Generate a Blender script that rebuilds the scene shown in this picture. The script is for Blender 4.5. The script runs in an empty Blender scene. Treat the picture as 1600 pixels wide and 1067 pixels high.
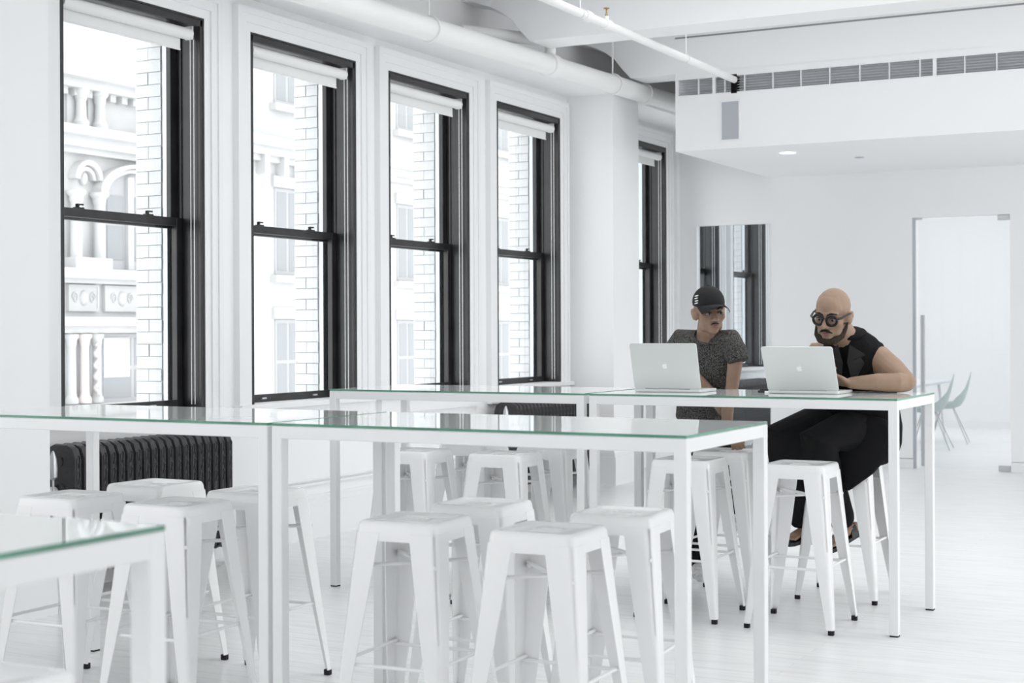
import bpy, bmesh, math, random
from mathutils import Vector, Matrix
random.seed(7)
S = bpy.context.scene
COL = S.collection
PI = math.pi

# ------------------------------------------------------------------ camera
CAM_H = 1.40
F_PX = 2360.0
yaw, roll = math.radians(27.728), math.radians(-0.247)
fw = Vector((-math.sin(yaw), math.cos(yaw), 0))
r0 = Vector((math.cos(yaw), math.sin(yaw), 0)); u0 = Vector((0, 0, 1))
rt = r0 * math.cos(roll) + u0 * math.sin(roll)
up = -r0 * math.sin(roll) + u0 * math.cos(roll)
cam_d = bpy.data.cameras.new('camera')
cam = bpy.data.objects.new('camera', cam_d); COL.objects.link(cam)
cam.matrix_world = Matrix(((rt.x, up.x, -fw.x, 0), (rt.y, up.y, -fw.y, 0), (rt.z, up.z, -fw.z, CAM_H), (0, 0, 0, 1)))
cam_d.sensor_fit = 'HORIZONTAL'; cam_d.sensor_width = 36.0
cam_d.lens = 36.0 * F_PX / 1600.0
cam_d.shift_y = -18.2 / 1600.0
cam_d.clip_start = 0.05; cam_d.clip_end = 200
cam_d.dof.use_dof = True; cam_d.dof.focus_distance = 7.7; cam_d.dof.aperture_fstop = 4.5
S.camera = cam

# ------------------------------------------------------------------ world, light, exposure
world = bpy.data.worlds.new('overcast_sky'); S.world = world; world.use_nodes = True
bg = world.node_tree.nodes['Background']
bg.inputs['Color'].default_value = (0.99, 0.996, 1.0, 1)
bg.inputs['Strength'].default_value = 1.9
S.view_settings.view_transform = 'Standard'; S.view_settings.look = 'None'
S.view_settings.exposure = 0.56; S.view_settings.gamma = 1.0
S.view_settings.use_curve_mapping = False
try:
    S.cycles.use_denoising = True
    S.cycles.max_bounces = 12; S.cycles.diffuse_bounces = 7; S.cycles.use_adaptive_sampling = True; S.cycles.adaptive_threshold = 0.025; S.cycles.transparent_max_bounces = 16
    S.cycles.sample_clamp_indirect = 6.0
    S.cycles.caustics_reflective = False; S.cycles.caustics_refractive = False
except Exception:
    pass

# ------------------------------------------------------------------ materials
MATS = {}
def mat(name, col, rough=0.5, spec=0.5, metal=0.0, emit=None, bump=None, noise=None, coat=0.0):
    """principled material; noise=(scale, amount) varies the colour, bump=(scale, strength) adds fine relief"""
    if name in MATS: return MATS[name]
    m = bpy.data.materials.new(name); m.use_nodes = True
    nt = m.node_tree; b = nt.nodes['Principled BSDF']
    b.inputs['Base Color'].default_value = (*col, 1)
    b.inputs['Roughness'].default_value = rough
    b.inputs['Specular IOR Level'].default_value = spec
    b.inputs['Metallic'].default_value = metal
    if coat: b.inputs['Coat Weight'].default_value = coat; b.inputs['Coat Roughness'].default_value = 0.1
    if emit: b.inputs['Emission Color'].default_value = (*emit[0], 1); b.inputs['Emission Strength'].default_value = emit[1]
    if noise or bump:
        tc = nt.nodes.new('ShaderNodeTexCoord')
    if noise:
        n = nt.nodes.new('ShaderNodeTexNoise'); n.inputs['Scale'].default_value = noise[0]; n.inputs['Detail'].default_value = 4
        rp = nt.nodes.new('ShaderNodeValToRGB')
        a = noise[1]
        rp.color_ramp.elements[0].position = .35; rp.color_ramp.elements[1].position = .65
        rp.color_ramp.elements[0].color = (*[max(0, c * (1 - a)) for c in col], 1)
        rp.color_ramp.elements[1].color = (*[min(1, c * (1 + a)) for c in col], 1)
        nt.links.new(tc.outputs['Object'], n.inputs['Vector']); nt.links.new(n.outputs['Fac'], rp.inputs['Fac'])
        nt.links.new(rp.outputs['Color'], b.inputs['Base Color'])
    if bump:
        n2 = nt.nodes.new('ShaderNodeTexNoise'); n2.inputs['Scale'].default_value = bump[0]; n2.inputs['Detail'].default_value = 3
        bp = nt.nodes.new('ShaderNodeBump'); bp.inputs['Strength'].default_value = bump[1]; bp.inputs['Distance'].default_value = 0.01
        nt.links.new(tc.outputs['Object'], n2.inputs['Vector']); nt.links.new(n2.outputs['Fac'], bp.inputs['Height'])
        nt.links.new(bp.outputs['Normal'], b.inputs['Normal'])
    MATS[name] = m
    return m

def pane_mat(name, tint, refl=1.0):
    """clear pane: lets light through, mirrors by Fresnel"""
    if name in MATS: return MATS[name]
    m = bpy.data.materials.new(name); m.use_nodes = True
    nt = m.node_tree; nt.nodes.remove(nt.nodes['Principled BSDF'])
    out = nt.nodes['Material Output']
    t = nt.nodes.new('ShaderNodeBsdfTransparent'); t.inputs['Color'].default_value = (*tint, 1)
    g = nt.nodes.new('ShaderNodeBsdfGlossy'); g.inputs['Roughness'].default_value = 0.02
    f = nt.nodes.new('ShaderNodeFresnel'); f.inputs['IOR'].default_value = 1.0 + 0.5 * refl
    mx = nt.nodes.new('ShaderNodeMixShader')
    ge = nt.nodes.new('ShaderNodeNewGeometry'); sb = nt.nodes.new('ShaderNodeMath'); sb.operation = 'SUBTRACT'; sb.inputs[0].default_value = 1.0
    ml = nt.nodes.new('ShaderNodeMath'); ml.operation = 'MULTIPLY'
    nt.links.new(ge.outputs['Backfacing'], sb.inputs[1]); nt.links.new(sb.outputs[0], ml.inputs[0]); nt.links.new(f.outputs[0], ml.inputs[1])
    nt.links.new(ml.outputs[0], mx.inputs[0]); nt.links.new(t.outputs[0], mx.inputs[1]); nt.links.new(g.outputs[0], mx.inputs[2])
    nt.links.new(mx.outputs[0], out.inputs['Surface'])
    MATS[name] = m
    return m

WALL = mat('white_plaster', (.892, .896, .902), .65, .3, bump=(40, .03))
CEIL = mat('white_ceiling_paint', (.892, .896, .902), .75, .2)
TRIMW = mat('white_gloss_trim', (.86, .867, .875), .35, .45)
BLACKF = mat('black_window_paint', (.022, .022, .024), .32, .5, noise=(6, .25))
ALU = mat('aluminium_channel', (.55, .58, .62), .35, .5, .7)
BRICK = mat('white_painted_brick', (.70, .705, .72), .8, .2, noise=(9, .05), bump=(60, .15))
MORTAR = mat('grey_mortar', (.46, .47, .49), .9, .1)
STEELW = mat('white_powder_coat', (.86, .865, .87), .30, .5)
STOOLW = mat('white_enamel', (.90, .903, .908), .22, .5)
RUBBER = mat('black_rubber', (.012, .012, .02), .6, .3)
RADM = mat('charcoal_cast_iron', (.035, .035, .038), .42, .5, bump=(55, .5))
CHROME = mat('satin_steel', (.60, .61, .62), .3, .5, .9)
PIPEW = mat('white_painted_pipe', (.87, .872, .87), .5, .4, bump=(25, .05))
BLIND = mat('white_blind_fabric', (.85, .855, .855), .7, .2)
GLASS = pane_mat('window_glass', (.97, .985, .985))
GLASSD = pane_mat('door_glass', (.955, .97, .975))
BRASS = mat('aged_brass', (.42, .30, .12), .35, .5, .8)
GREYV = mat('grey_vent_paint', (.45, .47, .51), .5, .4)
GRILLE = mat('grille_grey', (.74, .76, .78), .45, .5, .1)
DARK = mat('gap_shade_black', (.008, .008, .009), .8, .1)
ALUM = mat('laptop_aluminium', (.70, .715, .71), .38, .5, .3)
LOGO = mat('white_logo', (.9, .92, .93), .4, .4)
BLACKP = mat('black_plastic', (.012, .012, .013), .4, .5)
CHAIRG = mat('pale_grey_green_shell', (.50, .57, .57), .4, .4)
STONE = mat('pale_facade_stone', (.52, .52, .525), .85, .2, noise=(1.3, .05), bump=(8, .2))
STONE2 = mat('pinkish_facade_stone', (.74, .66, .655), .85, .2)
FGLASS = mat('grey_window_pane', (.26, .27, .285), .25, .5)
FFRAME = mat('grey_window_frame', (.38, .38, .395), .5, .4)
GLOW = mat('downlight_glow', (1, 1, 1), .5, .2, emit=((1, .98, .95), 6.0))
SHADEW = mat('pale_shade', (.72, .74, .77), .6, .3)

def glass_top_mat():
    m = mat('white_backed_glass', (.86, .90, .89), .03, .5)
    return m
GTOP = glass_top_mat()
GEDGE = mat('green_glass_edge', (.105, .29, .20), .15, .5, noise=(3, .25))

def floor_mat():
    m = bpy.data.materials.new('white_painted_boards'); m.use_nodes = True
    nt = m.node_tree; b = nt.nodes['Principled BSDF']; L = nt.links.new
    tc = nt.nodes.new('ShaderNodeTexCoord')
    br = nt.nodes.new('ShaderNodeTexBrick')
    br.inputs['Scale'].default_value = 1.0
    br.inputs['Brick Width'].default_value = 1.9; br.inputs['Row Height'].default_value = 0.083
    br.inputs['Mortar Size'].default_value = 0.0022; br.inputs['Mortar Smooth'].default_value = .4
    br.inputs['Color1'].default_value = (.865, .868, .87, 1); br.inputs['Color2'].default_value = (.835, .84, .845, 1)
    br.inputs['Mortar'].default_value = (.74, .75, .755, 1)
    L(tc.outputs['Object'], br.inputs['Vector'])
    mp = nt.nodes.new('ShaderNodeMapping'); mp.inputs['Scale'].default_value = (1.2, 14, 1)
    n = nt.nodes.new('ShaderNodeTexNoise'); n.inputs['Scale'].default_value = 2.5; n.inputs['Detail'].default_value = 5
    L(tc.outputs['Object'], mp.inputs['Vector']); L(mp.outputs['Vector'], n.inputs['Vector'])
    rp = nt.nodes.new('ShaderNodeValToRGB')
    rp.color_ramp.elements[0].position = .30; rp.color_ramp.elements[0].color = (.88, .885, .89, 1)
    rp.color_ramp.elements[1].position = .52; rp.color_ramp.elements[1].color = (1, 1, 1, 1)
    L(n.outputs['Fac'], rp.inputs['Fac'])
    mx = nt.nodes.new('ShaderNodeMixRGB'); mx.blend_type = 'MULTIPLY'; mx.inputs['Fac'].default_value = 1
    L(br.outputs['Color'], mx.inputs['Color1']); L(rp.outputs['Color'], mx.inputs['Color2'])
    L(mx.outputs['Color'], b.inputs['Base Color'])
    b.inputs['Roughness'].default_value = .30; b.inputs['Specular IOR Level'].default_value = .5
    bp = nt.nodes.new('ShaderNodeBump'); bp.inputs['Strength'].default_value = .25; bp.inputs['Distance'].default_value = .004
    L(n.outputs['Fac'], bp.inputs['Height']); L(bp.outputs['Normal'], b.inputs['Normal'])
    return m
FLOOR = floor_mat()

# ------------------------------------------------------------------ mesh helpers
class MB:
    def __init__(self): self.v = []; self.f = []; self.mi = []
    def add(self, vs, fs, mi=0):
        o = len(self.v); self.v += [tuple(v) for v in vs]
        self.f += [tuple(i + o for i in f) for f in fs]; self.mi += [mi] * len(fs)
        return self
    def box(self, x0, x1, y0, y1, z0, z1, mi=0):
        vs = [(x, y, z) for z in (z0, z1) for y in (y0, y1) for x in (x0, x1)]
        return self.add(vs, [(0, 2, 3, 1), (4, 5, 7, 6), (0, 1, 5, 4), (2, 6, 7, 3), (0, 4, 6, 2), (1, 3, 7, 5)], mi)
    def loft(self, loops, cap0=True, cap1=True, mi=0, close=True):
        n = len(loops[0]); vs = [p for l in loops for p in l]; fs = []
        for k in range(len(loops) - 1):
            for i in range(n if close else n - 1):
                j = (i + 1) % n
                fs.append((k * n + i, k * n + j, (k + 1) * n + j, (k + 1) * n + i))
        if cap0: fs.append(tuple(range(n - 1, -1, -1)))
        if cap1: fs.append(tuple((len(loops) - 1) * n + i for i in range(n)))
        return self.add(vs, fs, mi)
    def rod(self, p0, p1, r0, r1=None, n=10, mi=0, caps=True):
        r1 = r0 if r1 is None else r1
        p0, p1 = Vector(p0), Vector(p1); d = (p1 - p0).normalized()
        a = d.cross(Vector((0, 0, 1)) if abs(d.z) < .9 else Vector((1, 0, 0))).normalized(); b = d.cross(a)
        ls = []
        for p, r in ((p0, r0), (p1, r1)):
            ls.append([p + (a * math.cos(2 * PI * i / n) + b * math.sin(2 * PI * i / n)) * r for i in range(n)])
        return self.loft(ls, caps, caps, mi)
    def path(self, pts, r, n=8, mi=0):
        pts = [Vector(p) for p in pts]; ls = []; a = None
        for k, p in enumerate(pts):
            d = (pts[min(k + 1, len(pts) - 1)] - pts[max(k - 1, 0)]).normalized()
            if a is None: a = d.cross(Vector((0, 0, 1)) if abs(d.z) < .9 else Vector((1, 0, 0))).normalized()
            a = (a - d * a.dot(d)).normalized(); b = d.cross(a)
            rr = r[k] if isinstance(r, (list, tuple)) else r
            ls.append([p + (a * math.cos(2 * PI * i / n) + b * math.sin(2 * PI * i / n)) * rr for i in range(n)])
        return self.loft(ls, True, True, mi)
    def lathe(self, prof, c=(0, 0, 0), n=16, axis='Z', mi=0, caps=True):
        ls = []
        for r, h in prof:
            l = []
            for i in range(n):
                a = 2 * PI * i / n; x, y = r * math.cos(a), r * math.sin(a)
                q = (x, y, h) if axis == 'Z' else ((h, x, y) if axis == 'X' else (y, h, x))
                l.append((c[0] + q[0], c[1] + q[1], c[2] + q[2]))
            ls.append(l)
        return self.loft(ls, caps, caps, mi)
    def ell(self, c, r, R=None, nu=16, nv=10, mi=0):
        c = Vector(c); ls = []; vs = []
        for k in range(1, nv):
            th = PI * k / nv; l = []
            for i in range(nu):
                a = 2 * PI * i / nu
                p = Vector((r[0] * math.sin(th) * math.cos(a), r[1] * math.sin(th) * math.sin(a), -r[2] * math.cos(th)))
                l.append(c + (R @ p if R else p))
            ls.append(l)
        b = Vector((0, 0, -r[2])); t = Vector((0, 0, r[2]))
        if R: b, t = R @ b, R @ t
        o = len(self.v); m = len(ls)
        self.loft(ls, False, False, mi)
        self.add([c + b, c + t], [], mi)
        ib, it = len(self.v) - 2, len(self.v) - 1
        for i in range(nu):
            j = (i + 1) % nu
            self.f.append((ib, o + j, o + i)); self.f.append((it, o + (m - 1) * nu + i, o + (m - 1) * nu + j)); self.mi += [mi, mi]
        return self
    def tube(self, pts, rad, side=None, n=18, mi=0, dome=(1, 1)):
        """rounded sleeve of elliptical rings; rad items r or (a, b); a lies along side"""
        pts = [Vector(p) for p in pts]; rad = [(q, q) if not isinstance(q, (tuple, list)) else q for q in rad]
        P, Q = [], []
        d0 = (pts[1] - pts[0]).normalized(); d1 = (pts[-1] - pts[-2]).normalized()
        for s in (.98, .8, .45):
            k = math.sqrt(1 - s * s); rr = min(rad[0]) * dome[0]; P.append(pts[0] - d0 * rr * s); Q.append((rad[0][0] * k, rad[0][1] * k))
        P += pts; Q += rad
        for s in (.45, .8, .98):
            k = math.sqrt(1 - s * s); rr = min(rad[-1]) * dome[1]; P.append(pts[-1] + d1 * rr * s); Q.append((rad[-1][0] * k, rad[-1][1] * k))
        ls = []; a = None
        for k, p in enumerate(P):
            d = (P[min(k + 1, len(P) - 1)] - P[max(k - 1, 0)]).normalized()
            if side is not None: a = Vector(side)
            elif a is None: a = d.cross(Vector((0, 0, 1)) if abs(d.z) < .9 else Vector((1, 0, 0)))
            a = (a - d * a.dot(d)).normalized(); b = d.cross(a)
            ls.append([p + a * math.cos(2 * PI * i / n) * Q[k][0] + b * math.sin(2 * PI * i / n) * Q[k][1] for i in range(n)])
        return self.loft(ls, True, True, mi)
    def mesh(self, name):
        me = bpy.data.meshes.new(name); me.from_pydata(self.v, [], self.f)
        me.polygons.foreach_set('material_index', self.mi)
        bm = bmesh.new(); bm.from_mesh(me); bmesh.ops.recalc_face_normals(bm, faces=bm.faces); bm.to_mesh(me); bm.free()
        return me
    def build(self, name, m, parent=None, loc=None, smooth=False, bevel=0, angle=35):
        me = self.mesh(name)
        for q in (m if isinstance(m, (list, tuple)) else [m]): me.materials.append(q)
        o = bpy.data.objects.new(name, me); COL.objects.link(o)
        if loc: o.location = loc
        if parent: o.parent = parent
        if smooth:
            me.polygons.foreach_set('use_smooth', [True] * len(me.polygons))
            try: me.set_sharp_from_angle(angle=math.radians(angle))
            except Exception: pass
        if bevel:
            md = o.modifiers.new('soft_edges', 'BEVEL'); md.width = bevel; md.segments = 2; md.limit_method = 'ANGLE'
        return o

def tag(o, label=None, cat=None, group=None, kind=None):
    if label: o['label'] = label
    if cat: o['category'] = cat
    if group: o['group'] = group
    if kind: o['kind'] = kind
    return o
def empty(name, loc=(0, 0, 0), rz=0):
    o = bpy.data.objects.new(name, None); COL.objects.link(o)
    o.empty_display_size = .1; o.location = loc; o.rotation_euler.z = rz
    return o
def struct(name, mb, m, label=None, **k):
    o = mb.build(name, m, **k); o['kind'] = 'structure'
    if label: o['label'] = label
    return o
def copy_tree(o, parent=None):
    kids = list(o.children)
    c = o.copy(); COL.objects.link(c); c.parent = parent
    for ch in kids: copy_tree(ch, c)
    return c

# ------------------------------------------------------------------ room shell
XC = -5.95      # front face of window casings
XP = -5.975     # plaster face of the window wall
XE = -6.45      # outer brick face
YFAR = 15.2
ZC = 4.05
WW = 1.21
W_RIGHT = [7.296, 8.962, 10.598, 12.272, 14.825, 16.44, 18.12]
W_EXTRA = [-3.3, -1.64, .02, 1.68, 3.34, 19.78, 21.4]
ZS, ZH = 0.93, 3.308
fl = MB().box(-6.2, 6.0, -5.2, 22.2, -.12, 0)
struct('floor', fl, FLOOR, 'white painted narrow floorboards')
# ceiling with unseen rooflights added between the beams to brighten the room
ROOF_FILL = [(5.3, 6.0, -2.6, 2.6), (7.1, 8.1, -4.4, 2.4), (9.1, 9.8, -4.3, 4.6), (11.1, 11.45, -4.5, 4.6), (16.9, 20.2, -4.0, 2.0)]
cl = MB(); yy_ = -5.2
for a_, b_, c_, d_ in ROOF_FILL:
    cl.box(-6.2, 6.0, yy_, a_, ZC, ZC + .15).box(-6.2, c_, a_, b_, ZC, ZC + .15).box(d_, 6.0, a_, b_, ZC, ZC + .15); yy_ = b_
cl.box(-6.2, 6.0, yy_, 22.2, ZC, ZC + .15)
struct('ceiling', cl, CEIL, 'white painted ceiling')
wl = MB()
spans = sorted([(r - WW, r) for r in W_RIGHT + W_EXTRA])
y = -5.2
for a, b in spans:
    wl.box(XE + .02, XP, y, a, -6, ZC); y = b
wl.box(XE + .02, XP, y, 22.2, -6, ZC)
for a, b in spans:
    wl.box(XE + .02, XP, a, b, -6, ZS - .04); wl.box(XE + .02, XP, a, b, ZH + .0, ZC)
wall_left = struct('wall_left', wl, WALL, 'white plaster wall with a row of tall windows')
# bricks of the outer reveal beside each window in view
def brick_mesh(w):
    b = MB().box(-w / 2, w / 2, -.012, .012, -.0358, .0358)
    me = b.mesh('brick'); me.materials.append(BRICK); return me
BR_F, BR_H = brick_mesh(.2), brick_mesh(.0975)
for wi, r in enumerate(W_RIGHT):
    if wi in (4, 5): continue
    yb = r - .042
    bk = MB().box(XE + .004, -6.245, yb - .006, yb + .05, ZS - .1, ZH + .1).build('mortar_bed', MORTAR, wall_left)
    z = ZS - .03; k = 0
    while z < ZH + .05:
        if k % 2 == 0: spots = [(BR_F, -6.348)]
        else: spots = [(BR_H, -6.4), (BR_H, -6.297)]
        for me, x in spots:
            o = bpy.data.objects.new('brick', me); COL.objects.link(o); o.parent = wall_left
            o.location = (x + random.uniform(-.002, .002), yb + random.uniform(-.003, .002), z)
        z += .0765; k += 1
# piers, ledge, beams
for i, (a, b) in enumerate(((4.97, 5.563), (12.46, 13.05))):
    p = MB().box(XP - .01, -5.516, a, b, 0, 3.60)
    struct('wall_pier_%d' % (i + 1), p, WALL, 'white plaster pier standing out between windows')
    bb = MB().box(XP - .01, -5.49, a - .026, b + .026, 0, .25).box(XP - .01, -5.502, a - .014, b + .014, .25, .285)
    struct('baseboard_pier_%d' % (i + 1), bb, TRIMW, 'white moulded baseboard wrapping a pier')
lg = MB().box(XP - .01, -5.53, -5.2, YFAR, 3.52, 3.64)
struct('trim_1', lg, CEIL, 'white ledge above the windows')
def beam(y):
    prof = [(6.0, 3.655), (-5.36, 3.655), (-5.44, 3.74), (-5.515, 3.835), (-5.60, 3.90), (-5.704, 3.956), (-5.864, 4.012), (-5.97, 4.03), (-5.97, ZC + .05), (6.0, ZC + .05)]
    m = MB(); m.loft([[(x, yy, z) for x, z in prof] for yy in (y, y + .34)])
    return m
for i, yb in enumerate((12.505, 10.516, 8.52, 6.53, 4.54, 2.55, .56, -1.43, -3.42)):
    struct('ceiling_beam_%d' % (i + 1), beam(yb), CEIL, 'white ceiling beam with a curved end over the window wall')
# baseboards of the window wall
for i, (a, b) in enumerate(((-5.2, 4.97), (5.563, 12.46), (13.05, YFAR))):
    bb = MB().box(XP - .01, -5.935, a, b, 0, .235).box(XP - .01, -5.945, a, b, .235, .27).box(XP - .01, -5.955, a, b, .27, .29)
    bb.box(XP - .01, -5.952, a, b, .355, .37).box(XP - .01, -5.957, a, b, .385, .395)
    struct('baseboard_left_%d' % (i + 1), bb, TRIMW, 'white stepped baseboard under the windows')
# far wall with an opening beside the windows and a door opening
OP = (-5.775, -4.925); DR = (-3.475, -2.535); ZD = 2.5
wf = MB()
wf.box(-6.0, OP[0], YFAR, YFAR + .09, 0, ZC).box(OP[1], DR[0], YFAR, YFAR + .09, .1, ZC).box(DR[1], 6.0, YFAR, YFAR + .09, .1, ZC)
wf.box(OP[0], OP[1], YFAR, YFAR + .09, ZD, ZC).box(DR[0], DR[1], YFAR, YFAR + .09, ZD, ZC)
struct('wall_far', wf, WALL, 'white far wall with a doorway and a glass door')
bf = MB()
for a, b in ((OP[1], DR[0]), (DR[1], 6.0)): bf.box(a, b, YFAR + .004, YFAR + .086, 0, .094)
struct('baseboard_far', bf, TRIMW, 'flush white baseboard under a thin shadow gap')
wr = MB(); RIGHT_FILL = [(4.1, 6.7), (7.1, 9.7), (10.1, 12.1), (12.5, 14.9)]  # unseen wall; its broad openings are added to brighten the room
wr.box(6.0, 6.15, -5.2, 22.2, 0, .35).box(6.0, 6.15, -5.2, 22.2, 3.75, ZC).box(6.0, 6.15, 14.9, 22.2, .35, 3.75).box(6.0, 6.15, 12.1, 12.5, .35, 3.75).box(6.0, 6.15, -5.2, 3.7, .35, 3.75)
for a_ in (3.7, 6.7, 9.7): wr.box(6.0, 6.15, a_, a_ + .4, .35, 3.75)
struct('wall_right', wr, WALL, 'unseen white wall with broad openings added to let daylight in')
wb = MB().box(-6.2, 6.0, -5.35, -5.2, 0, .35).box(-6.2, 6.0, -5.35, -5.2, 3.75, ZC)
BACK_FILL = [(-4.4, -3.2), (-2.9, -.2), (.1, 2.8)]  # openings added behind the camera for extra daylight
wb.box(-6.2, -4.4, -5.35, -5.2, .35, 3.75).box(3.1, 6.0, -5.35, -5.2, .35, 3.75).box(-5.9, 3.1, -5.35, -5.2, .35, .8).box(-5.9, 3.1, -5.35, -5.2, 3.3, 3.75)
for a_ in (-3.2, -.2, 2.8): wb.box(a_, a_ + (.3 if a_ < 5 else .2), -5.35, -5.2, .35, 3.75)
struct('wall_back', wb, WALL, 'unseen white wall with broad openings added to let daylight in')
struct('wall_meeting_room', MB().box(-6.2, 6.0, 21.75, 21.9, 0, ZC), WALL, 'white back wall of the meeting room')
struct('baseboard_meeting_room', MB().box(-6.0, 6.0, 21.735, 21.752, 0, .1), TRIMW)

# soffit with air grille
SX, SY = -4.93, 12.505
struct('ceiling_soffit', MB().box(SX, 6.0, SY, YFAR, 2.97, 3.445), CEIL, 'dropped white soffit in front of the far wall')
struct('ceiling_soffit_recess', MB().box(SX + .01, 6.0, SY + .07, SY + .11, 3.445, 3.611), mat('recess_grey', (.74, .75, .77), .7, .2))
struct('ceiling_soffit_fascia', MB().box(SX, 6.0, SY, SY + .1, 3.611, 3.656), CEIL)  # next: raised strip coloured dark for the shade in the gap
struct('reveal_shade_strip', MB().box(SX, 6.0, SY - .003, SY + .004, 3.963, 3.977), mat('reveal_shade', (.3, .3, .31), .8, .1), 'thin dark strip painted in for the shade of the gap along the beam')
g = empty('air_grille', (SX, SY, 3.445))
tag(g, 'long grey slatted air grille running along the top of the white soffit', 'grille')
xs = [0, .212, .345, .455, .634, .888, 1.135, 1.384, 1.64, 1.885, 2.136, 2.244, 2.494, 2.744, 3.0, 3.25, 3.5, 3.75, 4.0]
GL = 4.2
gap = (.515, .570)
for nm, z0, z1, yy in (('bottom_rail', .0, .014, .0), ('top_rail', .152, .166, .0)):
    MB().box(0, gap[0], yy, yy + .03, z0, z1).box(gap[1], GL, yy, yy + .03, z0, z1).build(nm, TRIMW, g)
for x in xs:
    wide = .028 if x in (0, .345, 2.244) else .008
    if gap[0] - .02 < x < gap[1] + .02: continue
    MB().box(x, x + wide, .0, .03, .014, .152).build('mullion', TRIMW, g)
sl = None
for k in range(6):
    z = .026 + k * .023
    m = MB()
    for a, b in ((.03, gap[0]), (gap[1], GL)):
        m.add([(a, .012, z), (b, .012, z), (b, .05, z + .012), (a, .05, z + .012), (a, .012, z + .002), (b, .012, z + .002), (b, .05, z + .014), (a, .05, z + .014)],
              [(0, 1, 2, 3), (4, 7, 6, 5), (0, 4, 5, 1), (1, 5, 6, 2), (2, 6, 7, 3), (3, 7, 4, 0)])
    m.build('slat', GRILLE, g)
MB().box(gap[0], gap[1], .002, .12, -.002, .170).build('gap_shade', DARK, g)  # solid black box painted in for the shade inside the gap
v = empty('wall_vent', (-4.498, SY, 3.046)); tag(v, 'small grey rectangular vent panel on the face of the white soffit', 'vent')
MB().box(.0, .156, -.006, .0, 0, .328).build('panel', GREYV, v)
MB().box(-.016, 0, -.011, .0, -.016, .344).box(.156, .172, -.011, .0, -.016, .344).box(0, .156, -.011, 0, -.016, 0).box(0, .156, -.011, 0, .328, .344).build('frame', TRIMW, v)
d = empty('downlight', (-4.082, 13.065, 2.97)); tag(d, 'round recessed downlight glowing in the underside of the soffit', 'light')
MB().lathe([(.085, -.004), (.085, 0), (.07, 0), (.07, -.004), (.085, -.004)], n=24, caps=False).build('trim_ring', TRIMW, d, smooth=True)
MB().lathe([(.0695, -.0035), (.0695, -.001)], n=24).build('diffuser', GLOW, d)
d = empty('sprinkler_cover', (-3.62, 13.75, 2.97)); tag(d, 'small round sprinkler cover plate in the underside of the soffit', 'sprinkler')
MB().lathe([(.04, -.006), (.045, 0), (.02, 0)], n=16).build('plate', GREYV, d)

# pipes
p = empty('large_pipe', (-5.40, 0, 3.345)); tag(p, 'thick white painted pipe running above the windows under the beams', 'pipe')
def pz(y): return .0195 * (y - 8.5) + .142
MB().rod((0, -5.0, pz(-5)), (0, 15.1, pz(15.1)), .082, n=20).build('pipe_run', PIPEW, p, smooth=True)
for yy in (7.2, 12.9):
    MB().rod((0, yy, pz(yy)), (0, yy + .05, pz(yy)), .095, n=20).build('coupling', PIPEW, p, smooth=True)
MB().rod((0, 10.9, pz(10.9)), (0, 11.02, pz(10.9)), .098, n=20).build('coupling', PIPEW, p, smooth=True)
MB().path([(0, 10.96, pz(10.96) + .05), (0, 10.96, pz(10.96) + .16), (.02, 10.93, pz(10.96) + .20)], .045, 12).build('elbow', PIPEW, p, smooth=True)
MB().path([(.02, 10.95, pz(10.96) + .19), (-.2, 10.62, pz(10.96) + .2), (-.45, 10.3, pz(10.96) + .21)], .05, 12).build('branch_pipe', PIPEW, p, smooth=True)
MB().rod((.0, 10.96, pz(10.96) + .2), (.0, 10.96, pz(10.96) + .27), .012).rod((-.06, 10.96, pz(10.96) + .27), (.06, 10.96, pz(10.96) + .27), .006).build('shutoff_wheel', GREYV, p)
for yy in (9.05, 12.2):
    h = MB(); zz = pz(yy)
    h.path([(.092 * math.cos(a), yy, zz + .092 * math.sin(a)) for a in [PI / 2 + i * PI / 10 for i in range(-11, 12)]], .006, 6)
    ho = h.build('hanger_ring', PIPEW, p)
    MB().rod((0, yy, zz + .09), (0, yy, .70), .007).build('hanger_rod', PIPEW, ho)
s = empty('small_pipe', (-4.383, 0, 3.562)); tag(s, 'thin white sprinkler pipe running into the soffit grille', 'pipe')
MB().rod((0, -5.0, 0), (0, 12.503, 0), .03, n=14).build('pipe_run', PIPEW, s, smooth=True)
for yy in (9.75, 9.42): MB().rod((0, yy, 0), (0, yy + .09, 0), .039, n=14).build('coupling', PIPEW, s, smooth=True)
MB().rod((0, 9.8, .02), (0, 9.8, .06), .016).build('nipple', PIPEW, s)
MB().lathe([(.006, 0), (.012, .004), (.006, .02), (.006, .05), (.022, .053), (.022, .058)], c=(0, 9.8, .06), n=10).build('sprinkler_head', BRASS, s, smooth=True)
for yy in (9.36, 11.35):
    MB().path([(.034 * math.cos(a), yy, .034 * math.sin(a)) for a in [i * PI / 6 for i in range(13)]], .004, 5).rod((0, yy, .03), (0, yy, .09), .004).build('hanger_ring', PIPEW, s)
    MB().rod((0, yy, .03), (0, yy, .5), .0045).build('hanger_rod', PIPEW, s)

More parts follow.
